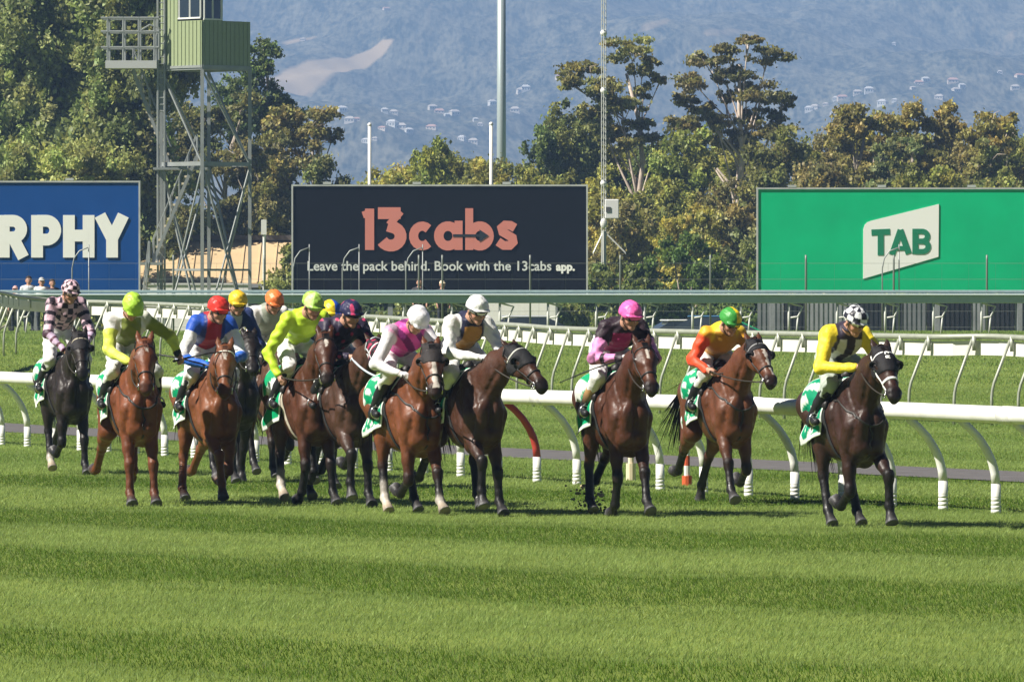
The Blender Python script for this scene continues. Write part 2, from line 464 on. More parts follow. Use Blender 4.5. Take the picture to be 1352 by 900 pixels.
# houses on the foot of the hills
def house_mesh(name, wall, roof, L, W, H):
    b = MB(); b.cur = wall; b.box((0, 0, H / 2 - 2), (L, W, H + 4))
    b.cur = roof; o = 0.6
    b.add([(-L / 2 - o, -W / 2 - o, H - .1), (L / 2 + o, -W / 2 - o, H - .1), (L / 2 + o, W / 2 + o, H - .1), (-L / 2 - o, W / 2 + o, H - .1), (-L / 2 + W * .3, 0, H + W * .3), (L / 2 - W * .3, 0, H + W * .3)],
          [(0, 1, 5, 4), (1, 2, 5), (2, 3, 4, 5), (3, 0, 4), (3, 2, 1, 0)])
    b.cur = (0.05, 0.06, 0.07)
    for x in (-.3, 0, .3): b.box((x * L, -W / 2 - .03, H * .5), (L * .14, .1, H * .4))
    return b.mesh(name, mat('house_paint', None, rough=0.8, noise=0.1), col=True)
HM = [house_mesh('hill_house', (.62, .58, .52), (.50, .46, .42), 11, 9, 4.2), house_mesh('hill_house', (.70, .60, .50), (.50, .30, .24), 15, 10, 4.2), house_mesh('hill_house', (.66, .66, .64), (.58, .58, .58), 11, 9, 5.4)]
hs = [(445, 158), (452, 150), (462, 163), (470, 160), (483, 190), (495, 188), (508, 150), (520, 152), (505, 172), (518, 170), (530, 173), (540, 176), (571, 145), (580, 150), (590, 156), (600, 155), (628, 162), (634, 168), (570, 172), (650, 140), (688, 124), (694, 122), (680, 150), (740, 105),
      (610, 186), (625, 190), (1068, 149), (1076, 147), (1112, 132), (1104, 134), (1132, 126), (1147, 124), (1205, 118), (1213, 112), (1222, 110), (1262, 122), (1270, 118), (1240, 135), (1258, 111), (1181, 135), (1100, 152), (1110, 150), (1340, 120), (1346, 105), (1320, 98), (1090, 140), (1165, 142),
      (395, 30), (385, 42), (380, 57), (400, 55), (432, 28), (440, 34), (485, 3), (500, 8), (510, 15), (870, 22), (1010, 52), (942, 56), (915, 48), (1180, 60), (1240, 62), (1300, 45), (1130, 90), (1040, 30)]
_lab = {0: 'pale walled house with grey roof on the far hillside', 1: 'red roofed brick house on the far hillside', 2: 'white two storey house on the far hillside'}
hs = [h for k, h in enumerate(hs) if h[1] > 95 or k % 5 == 0]
for i, (px, py) in enumerate(hs):
    x, y, z = hill_pt(px, py); k = (0, 2, 0, 1, 2)[i % 5]
    o = link('hill_house', HM[k]); o.location = (x, y, z); o.rotation_euler = (0, 0, rng.uniform(-.5, .5))
    sc_ = rng.uniform(0.32, 0.62) * (0.85 if py > 90 else 0.7); o.scale = (sc_,) * 3
    tag(o, _lab[k], 'house', 'houses scattered over the far hillside')

# air between the course and the hills
hb = MB(); hb.box((0, 3170, 199), (2600, 6620, 406))
hz = hb.build('haze'); tag(hz, kind='stuff'); hz.display_type = 'WIRE'
m = bpy.data.materials.new('haze_air'); m.use_nodes = True; t = m.node_tree
t.nodes.remove(t.nodes['Principled BSDF'])
pv = t.nodes.new('ShaderNodeVolumePrincipled'); pv.inputs['Color'].default_value = (0.35, 0.56, 0.95, 1)
HAZE = 2.65e-4
pv.inputs['Density'].default_value = HAZE; pv.inputs['Anisotropy'].default_value = 0.0
t.links.new(pv.outputs[0], t.nodes['Material Output'].inputs['Volume'])
hz.data.materials.append(m)

# ================================================================== RAILS
white_pl = mat('white_plastic', (0.78, 0.78, 0.74), rough=0.45, noise=0.12, nscale=4)
red_pl = mat('red_plastic', (0.42, 0.045, 0.035), rough=0.45, noise=0.1)
A0 = np.array(((1315 - CX) * 2.25 / (678 - HY), 2.25 * F / (678 - HY))); A1 = np.array(((36 - CX) * 2.25 / (590.5 - HY), 2.25 * F / (590.5 - HY)))
rd = (A1 - A0); NP = 26; step = rd / NP; rdn = rd / np.linalg.norm(rd); rper = np.array((rdn[1], -rdn[0]))   # rper: away from the track
if rper[0] < 0: rper = -rper
RH, OV = 1.05, 0.47
ro = tag(empty('running_rail', (A0[0], A0[1], 0)), 'white plastic running rail on curved posts right behind the horses', 'running rail')
def rel(p, z): return (p[0] - A0[0], p[1] - A0[1], z)
tb = MB(); K = []
for i in range(-8, NP + 12):
    p = A0 + step * i - rper * OV; K.append(rel(p, RH + 0.004 * math.sin(i * 1.7)))
# moulded tube, flattened oval, with joint sleeves
tb.tube(K, [0.090] * len(K), 14)
for i in range(2, len(K), 5):
    a = Vector(K[i]); d = Vector((*rdn, 0)); tb.tube([a - d * .16, a + d * .14], 0.0945, 14)
tb.build('rail_tube', white_pl, ro, True)
def post_mesh(m_up, m_low):
    b = MB(); pr = Vector((*rper, 0))
    prof = [(0, .30), (-.012, .42), (-.045, .54), (-.105, .66), (-.19, .78), (-.29, .88), (-.40, .97)]
    b.tube([pr * a + Vector((0, 0, z)) for a, z in prof], [.047, .046, .045, .044, .043, .042, .042], 10)
    me = b.mesh('post', m_up, True)
    c = MB()
    for j in range(7): c.tube([(0, 0, .005 + j * .042), (0, 0, .045 + j * .042)], [.0525 - j * .0006, .0515 - j * .0006], 12)
    c.tube([(0, 0, -.05), (0, 0, .31)], .050, 12)
    return me, c.mesh('post_socket', m_low, True)
pm_w = post_mesh(white_pl, white_pl); pm_r = post_mesh(red_pl, white_pl)
for i in range(-6, NP + 8):
    p = A0 + step * i; u, l = (pm_r if i == 10 else pm_w)
    o = link('post', u, ro); o.location = rel(p, 0); s_ = link('socket', l, o)
    if i == 10: o['label'] = 'red curved post in a white socket'

# second rail with its deep white board, posts leaning to the right
R2 = [(1700, 474, 108), (1352, 446, 118.5), (1225, 444.5, 120.5), (1040, 440.5, 126), (870, 437, 131), (742, 433.5, 135.5), (670, 428.5, 139), (489, 418, 150), (390, 410.5, 157), (240, 402.5, 165), (150, 399, 169), (80, 397, 171), (30, 392, 170), (0, 386.5, 166), (-60, 377, 160), (-160, 362, 150)]
def cr(P, n):
    P = [np.array(p) for p in P]; P = [2 * P[0] - P[1]] + P + [2 * P[-1] - P[-2]]; out = []
    for i in range(1, len(P) - 2):
        for t in np.linspace(0, 1, n, endpoint=False):
            a, b, c, d = P[i - 1:i + 3]
            out.append(0.5 * ((2 * b) + (c - a) * t + (2 * a - 5 * b + 4 * c - d) * t * t + (3 * b - a - 3 * c + d) * t ** 3))
    out.append(P[-2]); return np.array(out)
W2 = np.array([at(*p) for p in R2]); C2 = cr(W2, 14)
sl2 = np.concatenate([[0], np.cumsum(np.linalg.norm(np.diff(C2[:, :2], axis=0), axis=1))])
def c2(s): return np.array([np.interp(s, sl2, C2[:, k]) for k in range(3)])
o0 = c2(0); r2 = tag(empty('outer_rail', (o0[0], o0[1], 0)), 'grey steel rail with deep white board curving across the middle of the turf', 'rail')
steel = mat('rail_steel', (0.34, 0.36, 0.30), rough=0.5, metal=0.25, noise=0.15, nscale=5)
board = mat('board_white', (0.74, 0.72, 0.66), rough=0.6, noise=0.10, nscale=2)
def rl(p): return Vector((p[0] - o0[0], p[1] - o0[1], p[2]))
S = np.arange(0, sl2[-1], 0.5); PT = [c2(s) for s in S]
b = MB(); b.tube([rl(p) for p in PT], 0.05, 8); b.build('top_rail', steel, r2, True)
b = MB()
vs, fs = [], []
for k, p in enumerate(PT):
    q = rl(p)
    for dy, dz in ((-.02, -.075), (-.02, -.33), (.02, -.33), (.02, -.075)): vs.append((q.x + .03, q.y + dy + .06, q.z + dz))
for k in range(len(PT) - 1):
    for j in range(4): fs.append((k * 4 + j, k * 4 + (j + 1) % 4, k * 4 + 4 + (j + 1) % 4, k * 4 + 4 + j))
b.add(vs, fs); b.build('board', board, r2)
pmesh = {}
s = 0.9; k = 0
while s < sl2[-1] - .5:
    p = c2(s); h = p[2] - float(zg(p[1])); key = round(h, 1)
    if key not in pmesh:
        b = MB(); b.tube([(-.35, 0, -key - .05), (-.35, 0, -key * .70), (-.34, 0, -key * .62), (-.31, 0, -key * .53), (-.03, 0, -.05)], .027, 8)
        b.box((0.0, -.015, -.12), (.07, .05, .26))
        pmesh[key] = b.mesh('post', steel, True)
    o = link('post', pmesh[key], r2); q = rl(p); o.location = (q.x, q.y - .03, q.z)
    s += 1.06; k += 1

# far rail: broad grey green rail at eye height
D3 = 196.0
teal = mat('rail_teal', (0.36, 0.47, 0.50), rough=0.45, noise=0.08)
g3 = float(zg(D3))
r3 = tag(empty('far_rail', (0, D3, g3)), 'long level grey green double rail on thin white stands in front of the hoardings', 'rail')
b = MB(); b.box((0, 0, 2.405 - g3), (64, .22, .085), bev=.02); b.build('top_rail', mat('rail_teal_dark', (0.25, 0.34, 0.36), rough=0.5, noise=.1), r3)
b = MB(); b.box((0, -.05, 2.315 - g3), (64, .30, .05), bev=.015); b.build('ledge', mat('rail_ledge', (.52, .62, .63), rough=.4), r3)
b = MB(); b.box((0, -.02, 2.18 - g3), (64, .2, .215), bev=.02); b.build('lower_rail', teal, r3)
wst = mat('white_stand', (0.55, 0.56, 0.52), rough=0.5, noise=.15)
b = MB(); H3 = 2.08 - g3
b.tube([(0, 0, -.02), (0, 0, H3)], .035, 8)
b.tube([(.05, 0, H3 * .52), (.26, 0, H3 * .55), (.40, 0, H3 * .88), (.16, 0, H3 * .95), (.02, 0, H3)], .028, 6)
b.tube([(.26, 0, H3 * .55), (.22, 0, -.02)], .026, 6)
stm = b.mesh('stand', wst, True)
for i in range(-20, 21):
    o = link('stand', stm, r3); o.location = (-0.35 + i * 1.385, .0, 0)
# mesh fence with cranked posts just behind it
gf = 203.0; zf = float(zg(gf))
fe = tag(empty('wire_fence', (0, gf, zf)), 'thin wire fence with cranked grey posts behind the far rail', 'fence')
wire = mat('fence_wire', (0.22, 0.24, 0.22), rough=0.6, metal=.3)
b = MB()
for z in np.linspace(.15, 2.05, 5): b.tube([(-32, 0, z), (32, 0, z)], .004, 4)
for x in np.arange(-32, 32, .8): b.tube([(x, 0, .1), (x + .0, 0, 2.05)], .003, 3)
b.build('wire_mesh', wire, fe)
b = MB(); b.tube([(0, 0, -.1), (0, 0, 2.15), (0, 0, 2.3)], .029, 8); fpm = b.mesh('fence_post', wire, True)
for px in (-230, -110, 229, 349, 553, 584, 700, 819, 938, 1064, 1180, 1303, 1420): 
    o = link('fence_post', fpm, fe); o.location = ((px - CX) * gf / F, 0, 0)
b = MB(); b.tube([(0, 0, 0), (0, 0, 1.9), (.06, 0, 2.2), (.22, 0, 2.42), (.48, 0, 2.52), (.5, 0, 2.4)], .019, 8)
b.tube([(.5, 0, 0), (.5, 0, 2.62)], .017, 6)
cpm = b.mesh('cranked_post', mat('galv', (.30, .32, .32), rough=.5, metal=.3), True)
for px, rz in ((95, 0), (387, .3), (452, 0), (536, .1), (1165, 0)):
    o = link('cranked_post', cpm, fe); o.location = ((px - CX) * gf / F, .05, 0); o.rotation_euler = (0, 0, rz)

# ================================================================== HOARDINGS
DB = 281.0; PB = F / DB; zB = float(zg(DB))
def strip2(bld, pts, wd, y, th=.02, closed=False):
    """flat stroke of width wd along 2D points (x, z)"""
    P = [np.array(p, float) for p in pts]; m = len(P); L, Rr = [], []
    for i in range(m):
        a = P[i - 1] if (i > 0 or closed) else P[i]; c = P[(i + 1) % m] if (i < m - 1 or closed) else P[i]
        d0 = P[i] - a; d1 = c - P[i]
        l0, l1 = np.linalg.norm(d0), np.linalg.norm(d1)
        u0 = d0 / l0 if l0 > 1e-9 else d1 / l1; u1 = d1 / l1 if l1 > 1e-9 else u0
        n0 = np.array((-u0[1], u0[0])); n1 = np.array((-u1[1], u1[0])); nn = n0 + n1; nn /= max(np.linalg.norm(nn), 1e-6)
        k = wd / 2 / max(nn @ n0, .45)
        L.append(P[i] + nn * k); Rr.append(P[i] - nn * k)
    vs = []
    for a, c in zip(L, Rr): vs += [(a[0], y, a[1]), (c[0], y, c[1]), (c[0], y + th, c[1]), (a[0], y + th, a[1])]
    fs = []
    for i in range(m if closed else m - 1):
        j = (i + 1) % m
        for k in range(4): fs.append((i * 4 + k, i * 4 + (k + 1) % 4, j * 4 + (k + 1) % 4, j * 4 + k))
    if not closed: fs += [(0, 1, 2, 3), (m * 4 - 4, m * 4 - 3, m * 4 - 2, m * 4 - 1)]
    bld.add(vs, fs)
def arc(cx, cz, rx, rz, a0, a1, n=16):
    return [(cx + rx * math.cos(R(a)), cz + rz * math.sin(R(a))) for a in np.linspace(a0, a1, n)]
def hoarding(name, x0, x1, top, bot, col, label, frame=(.55, .56, .55)):
    """root at the foot of the panel's left edge; local x, z in metres"""
    X0, X1 = (x0 - CX) / PB, (x1 - CX) / PB; ZT, ZB = CZ + (HY - top) / PB, CZ + (HY - bot) / PB
    r = tag(empty(name, (X0, DB, zB)), label, 'billboard')
    W, zt, zb = X1 - X0, ZT - zB, ZB - zB
    b = MB(); b.box((W / 2, .08, (zt + zb) / 2), (W, .1, zt - zb)); b.build('panel', mat('panel_' + name + str(x0), col, rough=.8, spec=.08, noise=.10, nscale=.6, bump=.1, bscale=1.2), r)
    b = MB(); f = .07
    b.box((W / 2, .08, zt + f / 2), (W + 2 * f, .2, f)); b.box((-f / 2, .08, (zt + zb) / 2), (f, .2, zt - zb)); b.box((W + f / 2, .08, (zt + zb) / 2), (f, .2, zt - zb))
    for x in np.arange(1.4, W, 3.7): b.box((x, .02, zt + .13), (.34, .1, .10))
    b.build('frame', mat('hoarding_frame', frame, rough=.4, metal=.3, noise=.2, nscale=2), r)
    for x in np.arange(.6, W, 3.4):
        b = MB(); b.box((x, .32, zt / 2 - .2), (.2, .3, zt + .2)); b.beam((x, 2.2, 0), (x, .4, zt * .8), .12); b.build('support', mat('hoarding_steel', (.23, .24, .25), rough=.6, noise=.15), r)
    def loc(px, py): return ((px - x0) / PB, ZT - zB - (py - top) / PB)
    return r, loc
def quadbox(bld, poly, y, th=.02):
    n = len(poly); vs = [(p[0], y, p[1]) for p in poly] + [(p[0], y + th, p[1]) for p in poly]
    bld.add(vs, [tuple(range(n)), tuple(range(2 * n - 1, n - 1, -1))] + [(i, i + n, (i + 1) % n + n, (i + 1) % n) for i in range(n)])
# --- blue board: R P H Y
r, lc = hoarding('billboard', -190, 183, 241, 393, (0.005, 0.062, 0.26), 'deep blue billboard with big white letters RPHY behind the left end of the far rail')
b = MB(); sw = 15.5 / PB
def S_(pts, k=0, w_=sw, closed=False): strip2(b, [lc(*p) for p in pts], w_, -.012 - .002 * k, .03, closed)
def arcp(cx, cy, rx, ry, a0, a1, n=14): return [(cx + rx * math.cos(R(a)), cy - ry * math.sin(R(a))) for a in np.linspace(a0, a1, n)]
S_([(5, 284), (5, 340)]); S_([(5, 291.5), (17, 291.5)] + arcp(17, 302.5, 11, 11, 80, -80) + [(5, 313.5)], 1); S_([(17, 313), (31, 340)], 2)
S_([(49, 284), (49, 340)]); S_([(49, 291.5), (61, 291.5)] + arcp(61, 304, 12, 12.5, 80, -80) + [(49, 316.5)], 1)
S_([(91, 284), (91, 340)]); S_([(117, 284), (117, 340)]); S_([(91, 311), (117, 311)], 1)
S_([(132, 284), (148, 315)], 0); S_([(163, 284), (148, 315)], 1); S_([(148, 309), (148, 340)], 2)
b.build('lettering', mat('letter_white', (.88, .88, .86), rough=.6), r)
# --- dark board: 13cabs
r, lc = hoarding('billboard', 387, 774, 246, 393, (0.006, 0.0065, 0.008), 'near black billboard reading 13cabs in coral pink letters with a white line of text')
b = MB(); sw = 13.5 / PB
S_([(479, 284), (489, 280.5)], 1, 9 / PB); S_([(488, 275.5), (488, 330)], 0, 12 / PB)
S_([(499, 281.5), (529, 281.5)], 1); S_([(529, 279), (514, 297)], 0, 10 / PB); S_([(512, 298)] + arcp(516, 312, 13, 12.3, 80, -150), 2)
S_(arcp(557.5, 311.5, 11.5, 13.0, 45, 315), 0, 12 / PB)
S_(arcp(591.5, 311.5, 12.2, 13.0, 0, 345, 22), 0, 12.5 / PB, closed=True); S_([(605.5, 291.5), (605.5, 330)], 1, 10.5 / PB)
S_([(619.5, 275), (619.5, 330)], 1, 10.5 / PB); S_(arcp(633.5, 311.5, 12.2, 13.0, 0, 345, 22), 0, 12.5 / PB, closed=True)
S_([(680, 301), (674, 297.6), (667, 297.2), (662.5, 301), (664, 306.5), (670, 310), (676.5, 314), (677.5, 319.5), (673, 324), (665, 324), (657.5, 319)], 0, 11.5 / PB)
b.build('logo_lettering', mat('letter_coral', (.62, .21, .17), rough=.6), r)
b = MB(); dk = 3.4 / PB
strip2(b, [lc(598, 311), lc(636, 311)], dk, -.03, .012); quadbox(b, [lc(633, 303), lc(645, 311), lc(633, 319)], -.032, .012)
b.build('arrow', mat('panel_dark_ink', (0.011, 0.017, 0.026), rough=.6), r)
def text_obj(s, size, x, y, z, m, parent, name, off=0.0, width=None, ext=.01, align='LEFT'):
    cu = bpy.data.curves.new(name, 'FONT'); cu.body = s; cu.size = size; cu.extrude = ext; cu.offset = off; cu.resolution_u = 3; cu.align_x = align
    t_ = bpy.data.objects.new(name, cu); COL.objects.link(t_); bpy.context.view_layer.update()
    me = bpy.data.meshes.new_from_object(t_.evaluated_get(bpy.context.evaluated_depsgraph_get()))
    bpy.data.objects.remove(t_)
    co = np.array([v.co[:] for v in me.vertices]); 
    k = width / (co[:, 0].max() - co[:, 0].min()) if width else 1.0
    x_off = co[:, 0].min() if align == 'LEFT' else 0
    for v in me.vertices: v.co = ((v.co.x - x_off) * k, -v.co.z, v.co.y * (k if width else 1))
    me.materials.clear(); me.materials.append(m)
    o = link(name, me, parent); o.location = (x, y, z); return o
mt = mat('letter_pale', (.66, .68, .68), rough=.6)
p = lc(406, 357); text_obj('Leave the pack behind. Book with the 13cabs', .50, p[0], -.004, p[1], mt, r, 'lettering', .008, 322 / PB)
p = lc(734, 357); text_obj('app.', .50, p[0], -.004, p[1], mat('letter_white', (.88, .88, .86)), r, 'lettering', .022, 25 / PB)
# --- green board: TAB
r, lc = hoarding('billboard', 1001, 1480, 250, 385, (0.0, 0.45, 0.19), 'bright green billboard with a slanted white tile reading TAB, right hand side')
b = MB(); quadbox(b, [lc(*p) for p in [(1139.5, 368), (1239, 339), (1239.6, 269.4), (1150, 291.5), (1145, 293.5), (1141.5, 297), (1139.7, 303)]][::1], -.004, .03)
b.build('logo_tile', mat('letter_white', (.88, .88, .86)), r)
b = MB(); sw = 8 / PB; sh = -.25
def T_(pts, k=0, w_=sw, closed=False): strip2(b, [lc(*p) for p in pts], w_, -.018 - .002 * k, .02, closed)
T_([(1150.5, 307), (1175, 306)]); T_([(1162.7, 304), (1162.7, 337)], 1)
T_([(1177.5, 336.5), (1189, 303.5)], 0); T_([(1199.8, 335), (1188.4, 303.5)], 1); T_([(1181, 328), (1197, 327.5)], 2, 6 / PB)
T_([(1208.5, 302), (1208.5, 335.5)], 0); T_([(1208, 305.5), (1217, 305.5)] + arcp(1217.5, 312, 7, 6.5, 80, -80, 8) + [(1208, 318.6)], 1, 7 / PB); T_([(1208, 318.6), (1218, 318.6)] + arcp(1218, 325.4, 7.4, 6.8, 80, -80, 8) + [(1208, 332.2)], 2, 7 / PB)
b.build('lettering', mat('letter_green', (0.0, .20, .09), rough=.6), r)
# ================================================================== BEHIND THE COURSE
# grey sheet fence under the green board
DF = 286.0; zf = float(zg(DF))
fx = tag(empty('panel_fence', ((1000 - CX) * DF / F, DF, zf)), 'grey sheet fence under the green billboard with shaded gaps painted near black', 'fence')
sheet_gap_tones = [(.17, .18, .19), (.014, .015, .015), (.24, .25, .26), (.018, .019, .02), (.035, .04, .04)]  # near-black panels paint the shaded gaps between the grey sheets
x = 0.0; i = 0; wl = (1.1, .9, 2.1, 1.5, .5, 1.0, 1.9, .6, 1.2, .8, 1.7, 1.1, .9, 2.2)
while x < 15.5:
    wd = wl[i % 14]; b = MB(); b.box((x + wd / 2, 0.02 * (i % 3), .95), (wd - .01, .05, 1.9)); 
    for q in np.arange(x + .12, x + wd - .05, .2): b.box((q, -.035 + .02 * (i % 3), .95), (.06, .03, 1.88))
    b.build('sheet_panel', mat('sheet_%d' % (i % 5), sheet_gap_tones[i % 5], rough=.6, noise=.2, nscale=1.5), fx); x += wd; i += 1
# tan roofed shed and white wall
ds = 311.0; ps = F / ds; zs = float(zg(ds))
def X_(px, d): return (px - CX) * d / F
def Z_(py, d): return CZ + (HY - py) * d / F
sh = tag(empty('shed', (X_(188, ds), ds, zs)), 'low shed with a broad tan roof behind the tower', 'shed')
W = X_(392, ds) - X_(188, ds); zt, zr0 = Z_(316, ds) - zs, Z_(372, ds) - zs
b = MB(); b.box((W / 2, 5, zr0 / 2), (W, 10, zr0)); b.build('wall', mat('shed_wall', (.33, .31, .30), rough=.8, noise=.1), sh)
b = MB()
b.add([(-.4, -.4, zr0 - .05), (W + .4, -.4, zr0 - .05), (W + .4, 5, zt), (-.4, 5, zt), (-.4, 10.4, zr0 - .05), (W + .4, 10.4, zr0 - .05), (-.4, -.4, zr0 - .2), (W + .4, -.4, zr0 - .2), (-.4, 10.4, zr0 - .2), (W + .4, 10.4, zr0 - .2)],
      [(0, 1, 2, 3), (3, 2, 5, 4), (6, 7, 1, 0), (4, 5, 9, 8), (0, 3, 4, 8, 6), (1, 7, 9, 5, 2), (6, 8, 9, 7)])
for q in np.arange(0, W, .75): b.beam((q, -.42, zr0 - .02), (q, 5, zt + .03), .05, .04)
b.build('roof', mat('shed_roof', (.53, .39, .22), rough=.8, noise=.12, nscale=.6), sh)
b = MB(); b.box((W / 2, -.5, zr0 - .18), (W + .9, .16, .16)); b.build('gutter', mat('gutter', (.30, .31, .33), rough=.5), sh)
b = MB(); b.box((W / 2, 5, zt + .12), (W + .8, .6, .24)); b.build('ridge_cap', mat('ridge', (.10, .09, .085), rough=.7), sh)
wl_ = tag(empty('wall', (X_(190, 306.3), 306.3, float(zg(306.3)))), 'plain white rendered wall standing in front of the tan shed', 'wall')
W = X_(330, 306.3) - X_(190, 306.3); h = Z_(376, 306.3) - float(zg(306.3))
b = MB(); b.box((W / 2, 0, h / 2), (W, .25, h), bev=.02); b.build('wall_face', mat('white_render', (.78, .77, .74), rough=.8, noise=.05), wl_)
b = MB(); b.box((W / 2, 0, h + .04), (W + .1, .35, .08)); b.build('coping', mat('coping', (.6, .6, .58), rough=.8), wl_)
# pale box truck body and cars behind the far rail
def car(px, d, col, label, rz=0.0, name='parked_car', sc_=1.0):
    r = tag(empty(name, (X_(px, d), d, float(zg(d))), rz), label, 'car', 'cars parked behind the far rail'); r.scale = (sc_,) * 3
    L, Wd = 4.4, 1.75; prof = [(-2.2, .35), (-2.2, .75), (-2.05, .86), (-1.2, .95), (1.35, .98), (2.05, .92), (2.2, .75), (2.2, .35)]
    b = MB(); n = len(prof)
    vs = [(x, s * Wd / 2, z) for s in (-1, 1) for x, z in prof]
    b.add(vs, [tuple(range(n)), tuple(range(2 * n - 1, n - 1, -1))] + [(i, i + n, (i + 1) % n + n, (i + 1) % n) for i in range(n)])
    b.build('body', mat('car_' + name + str(px), col, rough=.25, spec=.6, coat=.5), r)
    cab = [(-1.35, .95), (-.55, 1.40), (.75, 1.43), (1.75, .97)]
    b = MB(); vs = [(x, s * (Wd / 2 - (.06 if z < 1.2 else .2)), z) for s in (-1, 1) for x, z in cab]
    b.add(vs, [(0, 1, 2, 3), (7, 6, 5, 4), (0, 4, 5, 1), (2, 6, 7, 3), (0, 3, 7, 4)]); b.build('windows', mat('car_glass', (.03, .04, .05), rough=.08, spec=.8), r)
    b = MB(); b.box((.1, 0, 1.45), (1.5, Wd - .38, .07), bev=.03); b.build('roof', MATS['car_' + name + str(px)], r)
    for x in (-1.35, 1.35):
        for s in (-1, 1):
            b = MB(); b.tube([(x, s * (Wd / 2 - .2), .32), (x, s * (Wd / 2 + .01), .32)], .32, 18); w_ = b.build('wheel', mat('tyre', (.02, .02, .02), rough=.8), r)
            b = MB(); b.tube([(x, s * (Wd / 2 - .0), .32), (x, s * (Wd / 2 + .02), .32)], .19, 14); b.build('rim', mat('rim', (.5, .5, .5), rough=.3, metal=.8), w_)
    return r
car(690, 226, (.42, .44, .47), 'silver car roof showing over the white board near the gold and white jockey', .1)
car(898, 232, (.72, .72, .70), 'white car behind the blue cars, left end of the parked pair', .2, sc_=.9)
car(935, 228, (.05, .13, .24), 'dark blue car parked behind the orange and yellow jockey', -.1)
wl2 = tag(empty('wall', (X_(640, 262), 262, float(zg(262)))), 'low white wall under the dark billboard behind the silver car', 'wall')
W = X_(734, 262) - X_(640, 262); h = Z_(392, 262) - float(zg(262))
b = MB(); b.box((W / 2, 0, h / 2), (W, .25, h), bev=.02); b.build('wall_face', MATS['white_render'], wl2)
b = MB(); b.box((W / 2, 0, h + .04), (W + .1, .35, .08)); b.build('coping', MATS['coping'], wl2)

# ------------------------------------------------------------------ stewards' tower
DT = 300.0; zt0 = float(zg(DT)); TX = X_(267, DT)
tw = tag(empty('observation_tower', (TX, DT, zt0)), 'tall steel observation tower with a light green clad cabin and zigzag stairs', 'tower')
galv = mat('tower_steel', (.30, .32, .31), rough=.5, metal=.35, noise=.15, nscale=2)
clad = mat('tower_cladding', (.27, .32, .175), rough=.5, noise=.05)
gl = mat('tower_glass', (.02, .03, .035), rough=.08, spec=.8)
a_ = np.array((-1.90, 1.95)); c_ = np.array((2.02, 1.95))                 # along the left and the right face from the front corner
def tp(u, v, z): p = a_ * u + c_ * v; return Vector((p[0], p[1], z))
zc = Z_(86, DT) - zt0; zbal = Z_(27, DT) - zt0; zr = zc + 4.4
for u, v in ((0, 0), (1, 0), (0, 1), (1, 1)):
    b = MB(); b.beam(tp(u, v, -.2), tp(u, v, zc), .15); b.build('leg', galv, tw)
b = MB(); zm = Z_(216, DT) - zt0; zl = Z_(356, DT) - zt0
for z, wd in ((zc - .1, .2), (zm, .18), (zl, .09)):
    b = MB()
    for (p, q) in (((0, 0), (1, 0)), ((0, 0), (0, 1)), ((1, 0), (1, 1)), ((0, 1), (1, 1))): b.beam(tp(*p, z), tp(*q, z), .08, wd)
    b.build('girder_ring', galv, tw)
b = MB()
for (p, q) in (((1, 0), (0, 0)), ((0, 0), (0, 1)), ((1, 1), (0, 1)), ((1, 0), (1, 1))):
    b.beam(tp(*p, zc - .2), tp(*q, zm), .075); b.beam(tp(*p, zm), tp(*q, .1), .075); b.beam(tp(*q, zm - .1), tp(*p, .1), .06)
b.build('braces', galv, tw)
def wallp(name, p, q, z0, z1, m, parent=tw, th=.06):
    A, B = tp(*p, z0), tp(*q, z0); d = (B - A); L = d.length; d.normalize(); n = Vector((d.y, -d.x, 0)); b = MB()
    def bx_(s0, s1, n0, n1, y0, y1):
        b.add([A + d * s + n * t + Vector((0, 0, z)) for z in (y0, y1) for s, t in ((s0, n0), (s1, n0), (s1, n1), (s0, n1))], [(3, 2, 1, 0), (4, 5, 6, 7), (0, 1, 5, 4), (1, 2, 6, 5), (2, 3, 7, 6), (3, 0, 4, 7)])
    bx_(0, L, -th / 2, th / 2, 0, z1 - z0)
    for s in np.arange(.1, L, .25):
        for sg in (-1, 1): bx_(s, s + .05, sg * th / 2, sg * (th / 2 + .03), .01, z1 - z0 - .01)
    return b.build(name, m, parent)
wallp('cladding_panel', (1, 0), (0, 0), zc, zbal, clad); wallp('cladding_panel', (0, 0.015), (0, 1), zc, zbal, clad); wallp('cladding_panel', (1, .015), (1, 1), zc, zbal, clad); wallp('cladding_panel', (.985, 1), (.015, 1), zc, zbal, clad)
b = MB(); b.add([tp(u, v, z) for z in (zc - .12, zc - .01) for u, v in ((-.03, -.03), (1.03, -.03), (1.03, 1.03), (-.03, 1.03))], [(3, 2, 1, 0), (4, 5, 6, 7), (0, 1, 5, 4), (1, 2, 6, 5), (2, 3, 7, 6), (3, 0, 4, 7)]); b.build('floor_deck', galv, tw)
wallp('cladding_panel', (1, 0), (.58, 0), zbal, zr, clad); wallp('cladding_panel', (.58, 0), (0, 0), zbal + 2.0, zr, clad); wallp('cladding_panel', (1, .01), (1, .42), zbal, zr, clad); wallp('cladding_panel', (1, .42), (0, .42), zbal, zr, clad)
